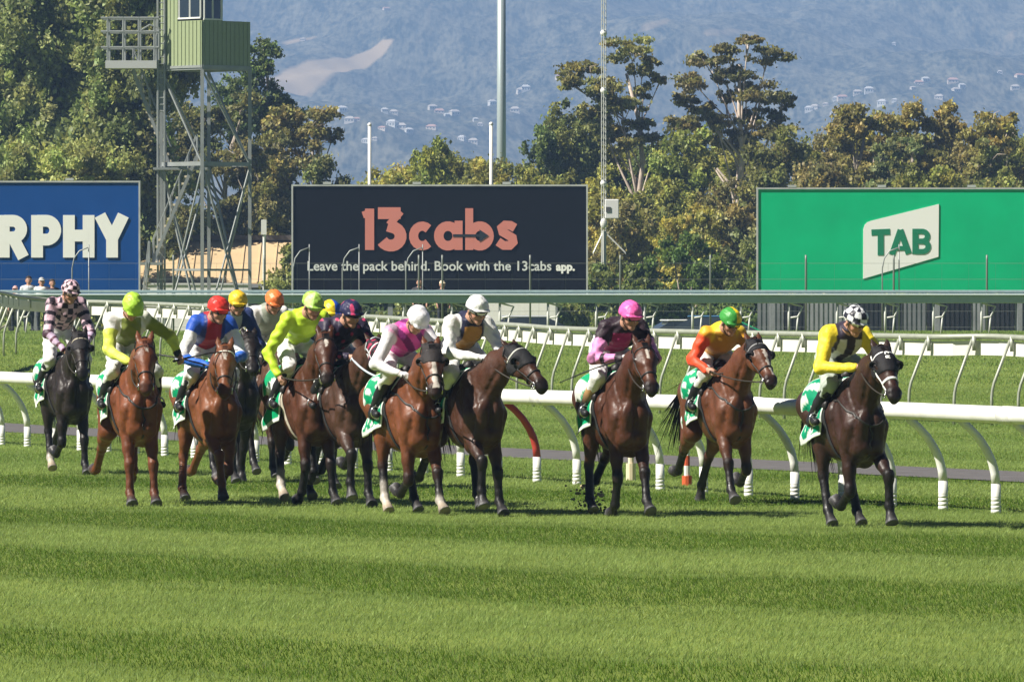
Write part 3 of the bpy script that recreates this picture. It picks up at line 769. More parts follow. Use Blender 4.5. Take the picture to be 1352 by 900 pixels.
def pane(p, q, z0, z1):
    b = MB(); A, B = tp(*p, 0), tp(*q, 0); d = (B - A).normalized(); n = Vector((d.y, -d.x, 0)); e = .02
    b.add([A + n * t + Vector((0, 0, z)) if k == 0 else B + n * t + Vector((0, 0, z)) for z in (z0, z1) for k, t in ((0, -e), (1, -e), (1, e), (0, e))], [(3, 2, 1, 0), (4, 5, 6, 7), (0, 1, 5, 4), (1, 2, 6, 5), (2, 3, 7, 6), (3, 0, 4, 7)])
    w_ = b.build('window', gl, tw)
    f = MB()
    for z in (z0 + .03, z1 - .03): f.beam(A + n * .02 + Vector((0, 0, z)), B + n * .02 + Vector((0, 0, z)), .09, .07)
    for pt in (A + d * .04, (A + B) / 2, B - d * .04): f.beam(pt + n * .02 + Vector((0, 0, z0)), pt + n * .02 + Vector((0, 0, z1)), .07)
    f.build('window_frame', mat('window_white', (.72, .73, .70), rough=.5), w_)
pane((.57, -.0), (.02, 0), zbal + .08, zbal + 1.95); pane((0, .02), (0, .41), zbal + .02, zr - .1)
b = MB(); b.add([tp(u, v, z) for z in (zr, zr + .12) for u, v in ((-.1, -.1), (1.1, -.1), (1.1, .55), (-.1, .55))], [(3, 2, 1, 0), (4, 5, 6, 7), (0, 1, 5, 4), (1, 2, 6, 5), (2, 3, 7, 6), (3, 0, 4, 7)]); b.build('roof', galv, tw)
# outside landing and stairs
def TL(px, py, dy=1.95): return Vector((X_(px, DT) - TX, dy, Z_(py, DT) - zt0))
lz = Z_(84, DT) - zt0; x0, x1 = X_(137, DT) - TX, X_(205, DT) - TX
b = MB(); b.box(((x0 + x1) / 2, 2.0, lz), (x1 - x0, 1.6, .34)); ld = b.build('landing', mat('landing_grey', (.55, .56, .56), rough=.5, metal=.2), tw)
b = MB()
for y in (1.25, 2.75):
    for x in np.linspace(x0 + .1, x1 - .1, 4): b.tube([(x, y, lz), (x, y, lz + 2.1)], .045, 6)
    for z in (.75, 1.45, 2.05): b.tube([(x0 - .2, y, lz + z), (x1 + .1, y, lz + z)], .05, 6)
for z in (.75, 1.45, 2.05): b.tube([(x0 + .05, 1.25, lz + z), (x0 + .05, 2.75, lz + z)], .05, 6)
b.tube([(x1 - .7, 1.25, lz + 1.5), (x1 - .3, 1.25, lz + 1.75), (x1 + .1, 1.25, lz + 1.6), (x1 + .1, 1.25, lz + .2)], .04, 6)
b.build('landing_railing', galv, tw)
def flight(A, B, dy, n):
    b = MB()
    for y in (dy - .45, dy + .45): b.beam((A.x, y, A.z), (B.x, y, B.z), .05, .14)
    f = b.build('stair_stringers', galv, tw)
    t_ = MB()
    for i in range(1, n):
        p = A.lerp(B, i / n); t_.box((p.x, dy, p.z + .05), (.30, .9, .09))
    t_.build('treads', mat('tread_tan', (.62, .54, .38), rough=.7), f)
    h = MB()
    for y in (dy - .45, dy + .45):
        h.tube([(A.x, y, A.z + 1), (B.x, y, B.z + 1)], .025, 6)
        for i in range(0, n + 1, 3): p = A.lerp(B, i / n); h.tube([(p.x, y, p.z), (p.x, y, p.z + 1)], .03, 5)
    h.build('handrail', galv, f)
flight(TL(172, 92), TL(222, 222), 2.7, 14); flight(TL(258, 206), TL(200, 346), 1.6, 15); flight(TL(196, 348), TL(188, 420), .6, 8)
b = MB(); p = TL(230, 222); b.box((p.x + .2, 2.2, p.z), (2.4, 2.0, .1)); b.build('stair_landing', galv, tw); b = MB(); p = TL(196, 348); b.box((p.x, 1.1, p.z), (1.1, 1.9, .12)); b.build('stair_landing', galv, tw)
b = MB(); p = TL(206, 60); 
for dx in (0, .3): b.tube([(p.x + dx, 1.6, 0.2), (p.x + dx, 1.6, zr)], .05, 6)
for z in np.arange(zc - 2, zr, .3): b.tube([(p.x, 1.6, z), (p.x + .3, 1.6, z)], .03, 5)
b.build('ladder', galv, tw)

# ------------------------------------------------------------------ poles
def pole(px, d, top, r0, r1, label, cat, name, m):
    z0 = float(zg(d)); o = tag(empty(name, (X_(px, d), d, z0)), label, cat)
    b = MB(); b.tube([(0, 0, -.3), (0, 0, (top - z0) * .5), (0, 0, top - z0)], [r0, (r0 + r1) / 2, r1], 12); b.build('shaft', m, o, True)
    return o
pg = mat('pole_grey', (.36, .42, .43), rough=.45, metal=.3)
pw = mat('pole_white', (.74, .74, .70), rough=.5)
o = pole(662, 400, 24, .30, .24, 'tall grey lighting mast rising out of the frame beside a white pole', 'light mast', 'light_mast', pg)
b = MB(); b.box((0, 0, 24.6), (2.6, .3, .2))
for x in (-1, -.35, .35, 1): b.box((x, -.15, 24.9), (.5, .25, .4), bev=.05)
b.build('floodlight_head', pg, o)
for px, tp_, nm in ((488, 165, 'slim white pole above the dark billboard, left of the lighting mast'), (648.5, 164, 'slim white pole close beside the grey lighting mast')):
    o = pole(px, 345, Z_(tp_, 345), .10, .085, nm, 'pole', 'white_pole', pw)
    b = MB(); b.sphere((0, 0, Z_(tp_, 345) - float(zg(345))), .11); b.build('cap', pw, o)
o = tag(empty('white_pole', (X_(349, 300), 300, float(zg(300)))), 'short white marker pole against the dark trees right of the tower', 'pole')
b = MB(); b.tube([(0, 0, 0), (0, 0, Z_(290, 300) - float(zg(300)))], .07, 8); b.build('shaft', pw, o); b = MB(); b.box((-.02, -.06, Z_(300, 300) - float(zg(300))), (.24, .08, .65)); b.build('plate', pw, o)
dm = 300.0; zm_ = float(zg(dm)); o = tag(empty('radio_mast', (X_(797, dm), dm, zm_)), 'thin lattice radio mast with a white box, between dark and green billboards', 'mast')
zt_ = Z_(-30, dm) - zm_; mm = mat('mast_pale', (.55, .56, .53), rough=.5, metal=.2); b = MB(); cs = [(.11 * math.cos(a), .11 * math.sin(a)) for a in (0.5, 2.6, 4.7)]
for cx, cy in cs: b.tube([(cx, cy, 0), (cx, cy, zt_)], .022, 5)
for i, z in enumerate(np.arange(0, zt_ - .3, .3)):
    for k in range(3): b.tube([(*cs[k], z), (*cs[(k + 1) % 3], z + .3)], .01, 4)
b.build('lattice', mm, o)
b = MB()
for z in (Z_(44, dm), Z_(120, dm), Z_(242, dm)): b.sphere((0, 0, z - zm_), .15)
b.build('joint', pw, o)
b = MB(); zb = Z_(276, dm) - zm_; b.box((.36, -.05, zb), (.62, .3, .85), bev=.03); bx_ = b.build('equipment_box', mat('box_white', (.74, .74, .73), rough=.4), o); b = MB(); b.box((.2, -.21, zb - .02), (.2, .04, .22)); b.build('vent', mat('vent_dark', (.08, .08, .08)), bx_)
b = MB(); zb = Z_(295, dm) - zm_; b.sphere((-.0, -.16, zb), .19, sc=(.8, .6, 1.2)); b.build('insulator', pw, o)
b = MB(); zb = Z_(305, dm) - zm_
for dx, dy in ((.95, -.3), (-.45, -.2), (.1, .9)): b.tube([(0, 0, zb), (dx, dy, zb - .95), (dx * 1.02, dy, zb - 1.0)], .03, 5)
b.tube([(0, 0, 0), (0, 0, zb)], .09, 8); b.build('stay', mm, o)

# ------------------------------------------------------------------ bystanders behind the far rail
def bystander(px, d, top, shirt, hair, label, hat=False):
    z0 = float(zg(d)); H = Z_(top, d) - z0; k = H / 1.75
    r = tag(empty('person', (X_(px, d), d, z0), rng.uniform(-.6, .6)), label, 'person'); r.scale = (k,) * 3
    sk = (.45, .25, .18); dkk = (.03, .035, .05)
    P = [cap(V(0, 0, 1.62), V(0, 0, 1.60), .098, col=sk, k=.02), cap(V(.05, 0, 1.56), V(.05, 0, 1.53), .055, col=sk, k=.03), cap(V(.10, 0, 1.585), V(.112, 0, 1.565), .014, col=sk, k=.015), cap(V(0, .095, 1.59), V(0, .095, 1.57), .018, col=sk, k=.01), cap(V(0, -.095, 1.59), V(0, -.095, 1.57), .018, col=sk, k=.01), cap(V(0, 0, 1.52), V(0, 0, 1.42), .055, .06, col=sk), cap(V(0, 0, 1.35), V(0, 0, 1.0), .14, .13, col=sk, ax=(1, 0, 0), s=1.25)]
    for s_ in (-1, 1):
        P += [cap(V(0, .21 * s_, 1.38), V(-.02, .26 * s_, 1.10), .05, .04, col=sk), cap(V(-.02, .26 * s_, 1.10), V(.12, .22 * s_, .90), .038, .03, col=sk), cap(V(.12, .22 * s_, .88), V(.16, .21 * s_, .80), .038, .02, col=sk, k=.01),
              cap(V(0, .10 * s_, .95), V(0, .11 * s_, .50), .085, .06, col=dkk), cap(V(0, .11 * s_, .50), V(-.02, .11 * s_, .08), .055, .04, col=dkk), cap(V(-.02, .11 * s_, .05), V(.14, .13 * s_, .04), .045, .04, col=(.02, .02, .02))]
    blob_obj('body', P, .018, SKIN, r)
    Q = [cap(V(0, 0, 1.33), V(0, 0, 1.0), .155, .15, col=shirt, ax=(1, 0, 0), s=1.25), cap(V(0, -.15, 1.38), V(0, .15, 1.38), .075, col=shirt)]
    for s_ in (-1, 1): Q += [cap(V(0, .20 * s_, 1.37), V(-.02, .255 * s_, 1.12), .068, .058, col=shirt)]
    blob_obj('shirt', Q, .018, CLOTH, r, noise=.004)
    hp = [cap(V(-.015, 0, 1.655), V(-.03, 0, 1.61), .098, .09, col=hair, cut=[(V(.03, 0, 1.60), V(.8, 0, -.6))])]
    if hat: hp.append(cap(V(.0, 0, 1.66), V(.10, 0, 1.655), .10, .09, col=hair, ax=(0, 0, 1), s=.15))
    blob_obj('hat' if hat else 'hair', hp, .014, CLOTH, r)
SKIN = mat('skin', None, rough=.5, spec=.35, noise=.06, nscale=30)
CLOTH = mat('cloth', None, rough=.75, spec=.25, noise=.08, nscale=20)
bystander(20, 205, 377, (.7, .68, .66), (.6, .36, .34), 'mostly hidden person in a pinkish cap, far left behind the rails', True)
bystander(38, 205, 364, (.55, .58, .62), (.03, .022, .018), 'dark haired person in a pale top before the blue billboard')
bystander(55, 205, 366, (.8, .8, .78), (.45, .45, .44), 'person in a grey cap and white shirt before the blue billboard', True)
bystander(69, 205, 368, (.05, .05, .07), (.05, .03, .02), 'dark clothed person at the right of the group by blue billboard')
bystander(554, 205.5, 367, (.04, .04, .045), (.04, .025, .02), 'dark clothed person standing by a fence post under the dark billboard')
bystander(584, 205.5, 370, (.03, .03, .035), (.75, .62, .45), 'person in a cream hat by a fence post under the dark billboard', True)

# ------------------------------------------------------------------ trees
LEAF = mat('leaf', None, rough=.5, spec=.3, trans=.38)
BARK = mat('bark', None, rough=.85, noise=.3, nscale=3)
def leaves(cl, n_per, ls, base, rs, droop=.6, split=0, srange=(.32, .62)):
    """cl: list of (centre, radii); returns mesh data of many small leaf sprays"""
    VV, CC = [], []
    if split:
        c2l = []
        for c, rad in cl:
            for _ in range(split):
                d = rs.normal(size=3); d = d / np.linalg.norm(d) * rs.uniform(.3, .95); k = rs.uniform(*srange); c2l.append((np.asarray(c) + d * np.asarray(rad), np.asarray(rad) * np.array((k, k, k * 1.15))))
        cl = c2l
    for c, rad in cl:
        n = int(n_per * (rad[0] * rad[1]) ** .75 + 12)
        d = rs.normal(size=(n, 3)); d /= np.linalg.norm(d, axis=1, keepdims=True)
        sub = rs.normal(size=(9, 3)); sub /= np.linalg.norm(sub, axis=1, keepdims=True); sub[:, 2] = np.abs(sub[:, 2]) * .8 - .15
        # gather the leaves into twig bunches so the clump gets an uneven outline
        k = rs.integers(0, 9, n); r_ = rs.uniform(0.0, 1.0, n) ** .55
        p = sub[k] * .58 + d * (r_ * .55)[:, None]; fz = rs.random(n) < .32; p[fz] *= rs.uniform(1.0, 1.7, (fz.sum(), 1))
        p = np.asarray(c) + p * np.asarray(rad)
        u = rs.normal(size=(n, 3)) * .6; u[:, 2] -= droop; u /= np.linalg.norm(u, axis=1, keepdims=True)
        v = np.cross(u, rs.normal(size=(n, 3))); v /= np.linalg.norm(v, axis=1, keepdims=True)
        L = ls * rs.uniform(.6, 1.5, n)[:, None]; Wd = L * rs.uniform(.22, .42, n)[:, None]
        q = np.stack([p - u * L * .5, p + v * Wd, p + u * L * .5, p - v * Wd], 1)
        col = np.array(base) * rs.uniform(.75, 1.3) * np.array((rs.uniform(.92, 1.12), 1, rs.uniform(.85, 1.2)))
        col = col * (rs.uniform(.78, 1.22, (9, 1)) * np.stack([rs.uniform(.92, 1.12, 9), np.ones(9), rs.uniform(.8, 1.1, 9)], 1))[k] * rs.uniform(.7, 1.35, (n, 1))
        VV.append(q.reshape(-1, 3)); CC.append(np.repeat(col, 4, 0))
    return np.concatenate(VV), np.concatenate(CC)
def tree(px, top, wpx, d, style, label, base=(.075, .085, .022), seed=1, bark=(.34, .29, .23), lower=None, lean=0.0, dens=1.0, clumps=None, cat=None, nclump=None, name=None, ls=None):
    rs = np.random.default_rng(seed); z0 = float(zg(d)); H = Z_(top, d) - z0; W = wpx * d / F
    name = name or {'gum': 'gum_tree', 'dense': 'gum_tree', 'bush': 'shrub'}[style]
    r = tag(empty(name, (X_(px, d), d, z0)), label, cat or ('shrub' if style == 'bush' else 'tree'), 'shrubs behind the hoardings' if style == 'bush' else 'trees behind the hoardings')
    cl = []
    if clumps:
        for cx, cy, rx, ry in clumps:
            s_ = d / F; cl.append((np.array(((cx - px) * s_, rs.uniform(-.5, .5) * W * .35, Z_(cy, d) - z0)), (rx * s_ * 1.25, max(rx, ry) * s_ * 1.0, ry * s_ * 1.2)))
    elif style == 'bush':
        nC = nclump or max(10, int(W * H * .75))
        for i in range(nC):
            a = rs.uniform(0, 2 * np.pi); e = rs.uniform(0, 1) ** .7
            zz = H * (.12 + .74 * rs.uniform(0, 1)); rr = W / 2 * math.sqrt(max(.05, 1 - (zz / H) ** 2.2)) * .85
            cl.append((np.array((rr * e * math.cos(a), rr * e * math.sin(a) * .8, zz)), (W * .11 + .45, W * .11 + .45, .5 + H * .08)))
    else:
        lo = .18 if style == 'dense' else .42
        if lower is not None: lo = lower
        nC = nclump or int(10 + W * H * (.36 if style == 'dense' else .17))
        for i in range(nC):
            a = rs.uniform(0, 2 * np.pi); zz = rs.uniform(lo, .93); k = (zz - lo) / (.97 - lo)
            rr = W / 2 * (math.sqrt(max(0.0, 1 - (2 * k - .9) ** 2 / 1.22)) * .72 + .14) * rs.uniform(.45, 1)
            c = np.array((rr * math.cos(a) + lean * zz * H, rr * math.sin(a) * .75, zz * H)); s_ = rs.uniform(.75, 1.35)
            f = (.62 if style == 'gum' else .85)
            cl.append((c, (s_ * (.5 + W * .1), s_ * (.5 + W * .1), f * s_ * (.42 + W * .09))))
    v, c = leaves(cl, (330 if clumps else 760 if style != 'bush' else 700) * dens, ls or (.19 if style != 'bush' else .18), np.array(base) * np.array((3.35, 3.4, 3.1)), rs, split=14 if clumps else (6 if style == 'dense' else 5), srange=(.20, .50) if clumps else (.22, .58))
    crown = npmesh('crown', v, np.arange(len(v)).reshape(-1, 4), LEAF, c); link('crown', crown, r)
    b = MB(); b.cur = bark
    if style == 'bush':
        for i in range(5):
            q = cl[i % len(cl)][0]; b.tube([(0, 0, -.1), (q[0] * .3, q[1] * .3, q[2] * .4), tuple(q)], [.07, .05, .02], 5)
    else:
        top_c = max(cl, key=lambda q: q[0][2])[0]; tr = .09 + H * .012
        n = 7; pts = []
        for i in range(n):
            t_ = i / (n - 1); pts.append(np.array((top_c[0] * t_ ** 1.4 + .45 * math.sin(t_ * 7 + seed), top_c[1] * t_ * .6, -.1 + top_c[2] * .93 * t_)))
        b.tube(pts, list(np.linspace(tr, tr * .28, n)), 9)
        for q, rad in cl:
            hz_ = np.clip(q[2] / top_c[2] - rs.uniform(.10, .30), .18, .9); i = hz_ * (n - 1); i0 = int(i); f = i - i0
            s0 = pts[i0] * (1 - f) + pts[min(i0 + 1, n - 1)] * f; mid = s0 * .45 + q * .55 + np.array((rs.uniform(-.35, .35), 0, rs.uniform(-.5, .15)))
            k = tr * (1 - hz_) * .45 + .025
            b.tube(bez(s0, s0 * .6 + mid * .4, mid, q, 6), list(np.linspace(k, .022, 6)), 6)
            for _ in range(2):
                e = q + np.array(rad) * rs.uniform(-.8, .8, 3); b.tube([mid * .4 + q * .6, e * .5 + q * .5 + np.array((0, 0, .1)), e], [.03, .02, .01], 4)
    b.build('trunk', BARK, r, True, col=True)
    return r
OL = (.088, .092, .024); DG = (.042, .058, .018); YG = (.125, .118, .028); BR = (.084, .078, .030); GG = (.068, .078, .032)
tree(50, -150, 290, 338, 'bush', 'huge leafy gum filling the top left corner of the frame', (.082, .096, .036), 11, name='gum_tree', cat='tree', ls=.23, dens=.9)
tree(170, -110, 200, 316, 'bush', 'tall leafy gum directly behind the tower landing', (.074, .086, .032), 12, name='gum_tree', cat='tree', ls=.23, dens=.9)
tree(115, 175, 190, 308, 'bush', 'rounded pale green tree right above the blue billboard', (.108, .118, .038), 14, name='spreading_tree', cat='tree')
tree(15, 160, 130, 312, 'bush', 'rounded green tree above the left end of the blue billboard', (.085, .10, .030), 15, name='spreading_tree', cat='tree')
tree(345, 48, 95, 365, 'gum', 'dark gum with a small round top just right of the tower cabin', DG, 16, lower=.5, clumps=[(342, 70, 22, 20), (330, 95, 20, 16), (352, 92, 14, 12), (340, 130, 30, 22), (365, 125, 24, 20), (320, 160, 30, 22), (350, 165, 30, 20), (300, 130, 25, 22), (290, 170, 28, 22), (375, 150, 20, 18)])
tree(405, 138, 110, 350, 'gum', 'dark brownish gum with a domed crown beyond the tower stairs', BR, 17, clumps=[(395, 160, 30, 20), (425, 158, 22, 17), (380, 185, 26, 20), (415, 188, 26, 18), (440, 178, 14, 12), (365, 160, 22, 18), (405, 215, 30, 18), (370, 215, 30, 20)])
tree(285, 100, 130, 358, 'dense', 'dark spreading gum seen through the tower legs', (.060, .062, .022), 18, lower=.2)
tree(345, 165, 120, 345, 'dense', 'brown tinged gum between the tower and the dark billboard', (.070, .066, .026), 19, lower=.12)
tree(370, 190, 110, 338, 'bush', 'sparse brown shrub left of the dark billboard top corner', BR, 20)
tree(430, 190, 100, 340, 'bush', 'grey green shrub above the dark billboard left end', GG, 21)
tree(575, 182, 130, 352, 'bush', 'yellow green shrub with a domed top between the two white poles', (.085, .098, .022), 22)
tree(500, 205, 110, 355, 'bush', 'low yellowish shrub behind the left white pole', YG, 23)
tree(640, 208, 110, 350, 'bush', 'low yellow green shrub at the foot of the lighting mast', (.105, .105, .026), 24)
tree(545, 225, 130, 345, 'bush', 'low olive shrub over the top middle of the dark billboard', OL, 59)
tree(690, 200, 100, 340, 'bush', 'bright olive shrub right of the lighting mast', (.105, .108, .026), 25)
tree(758, 118, 140, 360, 'bush', 'broad dense dark tree left of the radio mast', (.062, .072, .022), 26, name='spreading_tree', cat='tree')
tree(712, 150, 70, 358, 'bush', 'dark rounded tree beside the lighting mast', DG, 27, name='spreading_tree', cat='tree')
tree(845, 55, 130, 352, 'gum', 'open crowned gum with pale limbs, left one of the tall pair', (.080, .080, .028), 28, bark=(.56, .46, .38), clumps=[(832, 68, 30, 16), (850, 88, 20, 14), (768, 96, 22, 13), (752, 112, 15, 9), (800, 120, 24, 15), (820, 142, 28, 14), (790, 150, 22, 14), (872, 105, 9, 6), (845, 165, 20, 10), (825, 188, 30, 16), (868, 190, 26, 16), (798, 175, 26, 14), (850, 120, 16, 10)])
tree(950, 50, 140, 356, 'gum', 'tall sparse gum with bare pale limbs and flat leaf layers', (.072, .068, .026), 29, bark=(.60, .50, .42), clumps=[(987, 55, 18, 7), (960, 65, 20, 9), (935, 82, 28, 12), (1012, 74, 24, 13), (915, 110, 22, 12), (903, 130, 18, 10), (975, 100, 22, 11), (985, 118, 14, 8), (930, 150, 22, 12), (1005, 130, 30, 15), (1035, 135, 18, 11), (1000, 155, 26, 13), (960, 130, 12, 9), (928, 180, 30, 16), (975, 185, 32, 16), (1018, 175, 26, 14), (902, 165, 22, 12), (955, 105, 16, 8), (945, 165, 20, 10)])
tree(900, 155, 130, 345, 'bush', 'green domed tree below the tall sparse gum', (.082, .092, .024), 30, name='spreading_tree', cat='tree')
tree(1030, 165, 120, 340, 'bush', 'dark olive domed tree left above the green billboard', (.068, .072, .024), 31, name='spreading_tree', cat='tree')
tree(1140, 133, 110, 350, 'dense', 'olive gum with brown flushed top above the white TAB tile', (.090, .082, .026), 32, lower=.35)
tree(1095, 165, 90, 345, 'dense', 'lower olive gum left of the brown topped one', (.088, .084, .026), 33, lower=.3)
tree(1235, 131, 110, 352, 'dense', 'olive brown gum, second from the right frame edge', (.092, .083, .027), 34, lower=.35)
tree(1320, 136, 100, 350, 'dense', 'gum with thin pale stems at the right frame edge', (.098, .088, .026), 35, lower=.35, bark=(.55, .46, .38))
tree(1410, 130, 120, 352, 'dense', 'gum beyond the right frame edge', OL, 36, lower=.3)
tree(1190, 165, 90, 340, 'dense', 'low gum filling the gap above the TAB tile', GG, 37, lower=.3)
tree(1285, 180, 90, 338, 'dense', 'low gum with many pale stems above the green billboard', (.082, .082, .028), 38, lower=.25, bark=(.6, .52, .45))
tree(1090, 205, 150, 330, 'bush', 'brownish low shrub along the green billboard top left', BR, 39)
tree(1210, 215, 150, 328, 'bush', 'olive low shrub along the green billboard top middle', OL, 40)
tree(1320, 215, 130, 328, 'bush', 'green low shrub along the green billboard top right', (.078, .088, .026), 41)
for q_, (px, top, wp, d, c, lb) in enumerate(((470, 212, 170, 362, OL, 'olive shrub in the row behind the left white pole'), (530, 206, 160, 364, YG, 'yellowish shrub in the back row over the dark billboard'), (605, 200, 170, 366, OL, 'olive shrub in the back row left of the lighting mast'), (660, 198, 160, 363, (.075, .08, .024), 'dark olive shrub in the back row behind the lighting mast'),
        (800, 170, 150, 368, OL, 'olive shrub between the broad dark tree and the gums'), (880, 180, 160, 367, DG, 'dark shrub behind the feet of the gum pair'), (990, 178, 160, 366, OL, 'olive shrub right of the tall sparse gum'), (1070, 180, 170, 365, BR, 'brownish shrub left of the right hand gums'),
        (1120, 158, 150, 362, YG, 'yellow green tree crown between the olive gums'), (1180, 150, 150, 364, OL, 'olive tree crown over the white TAB tile'), (1265, 152, 150, 364, BR, 'brownish tree crown right of the TAB tile'), (1345, 150, 150, 362, OL, 'olive tree crown at the right frame edge'))):
    tree(px, top, wp, d, 'bush', lb, c, 80 + q_)
i = 42
for px, top, wp, d, c, lb in ((800, 215, 130, 336, YG, 'yellow brown shrub behind the radio mast'), (870, 220, 120, 333, OL, 'olive shrub right of the radio mast'), (960, 230, 130, 333, BR, 'brown shrub midway between mast and green billboard'), (740, 222, 120, 338, OL, 'olive shrub over the right end of the dark billboard'),
                               (990, 265, 110, 320, GG, 'grey green shrub at the left edge of the green billboard'), (820, 265, 110, 318, BR, 'brownish shrub below the white equipment box'), (905, 265, 130, 322, YG, 'straw coloured shrub behind the dark rounded bush'),
                               (905, 296, 120, 300, (.040, .062, .014), 'dark green rounded bush between mast and green billboard'), (835, 330, 90, 298, (.048, .066, .016), 'low dark green bush by the mast foot'), (975, 320, 100, 299, (.048, .068, .016), 'dark green bush touching the green billboard left edge'), (785, 350, 70, 297, (.06, .075, .02), 'small green bush at the right end of the dark billboard'),
                               (370, 322, 90, 292, (.085, .092, .028), 'leafy shrub in front of the tan shed'), (340, 240, 110, 352, (.06, .06, .022), 'dark shrub behind the tan shed roof'), (230, 250, 110, 352, (.065, .066, .022), 'brown shrub behind the tower stairs'), (425, 375, 120, 290, DG, 'low dark shrub under the dark billboard left end'), (560, 380, 150, 291, (.06, .07, .022), 'low shrub under the middle of the dark billboard'), (760, 385, 120, 292, (.05, .064, .018), 'low shrub under the dark billboard right end'), (860, 380, 130, 289, (.045, .06, .018), 'low hedge like bush behind the parked cars'), (960, 385, 110, 289, (.045, .06, .018), 'low bush behind the blue car'),
                               (-20, 300, 120, 300, GG, 'shrub behind the blue billboard left end'), (560, 268, 300, 332, DG, 'broad shrub hidden mostly by the dark billboard')):
    tree(px, top, wp, d, 'bush', lb, c, i); i += 1
# ================================================================== RACEHORSES
COAT = mat('horse_coat', None, rough=.47, spec=.34, noise=.28, nscale=9, bump=.6, bscale=12)
_t = COAT.node_tree; _n = _t.nodes.new('ShaderNodeTexNoise'); _n.inputs['Scale'].default_value = 16; _n.inputs['Detail'].default_value = 6
_m = _t.nodes.new('ShaderNodeMapRange'); _m.inputs['From Min'].default_value = .3; _m.inputs['From Max'].default_value = .7; _m.inputs['To Min'].default_value = .32; _m.inputs['To Max'].default_value = .66
_t.links.new(_t.nodes['Texture Coordinate'].outputs['Object'], _n.inputs['Vector']); _t.links.new(_n.outputs['Fac'], _m.inputs['Value']); _t.links.new(_m.outputs[0], _t.nodes['Principled BSDF'].inputs['Roughness'])
HAIR = mat('horse_hair', None, rough=.55, spec=.35)
LEATHER = mat('leather', None, rough=.5, spec=.4)
SILK = mat('silk', None, rough=.52, spec=.3, bump=.5, bscale=16, sheen=.1)
GLOSS = mat('helmet_silk', None, rough=.42, spec=.4, bump=.35, bscale=26)
PLAIN = mat('plain_cloth', None, rough=.7, spec=.2, bump=.4, bscale=18)
FRONT = dict(  # elbow shift, forearm, cannon, pastern, hoof: degrees forward of straight down
    stand=(.02, 18, 4, 46, 46), fwd=(.07, 30, 22, 50, 55), lift=(.09, 50, -4, 18, 30), fold=(.05, 26, -82, -128, -150), fold2=(.02, 6, -58, -100, -128),
    back=(-.07, -20, -24, 18, 0), reach=(.10, 40, 34, 50, 62), tuck=(.06, 45, -60, -100, -125), hang=(.03, 12, -18, -50, -70))
HIND = dict(  # femur, tibia, cannon, pastern, hoof
    stand=(25, -40, 0, 30, 30), plant=(52, -20, 18, 48, 48), under=(58, -6, 20, 40, 45), push=(4, -50, -32, -15, -20), swing=(48, -62, 8, -45, -75), kick=(10, -62, -50, -80, -110))
def dirv(a): return np.array((math.sin(R(a)), -math.cos(R(a))))    # (forward, up)
def rot_z(P, c, a):
    P = np.asarray(P, float) - c; s_, k = math.sin(a), math.cos(a)
    return np.array((P[0] * k - P[1] * s_, P[0] * s_ + P[1] * k, P[2])) + c
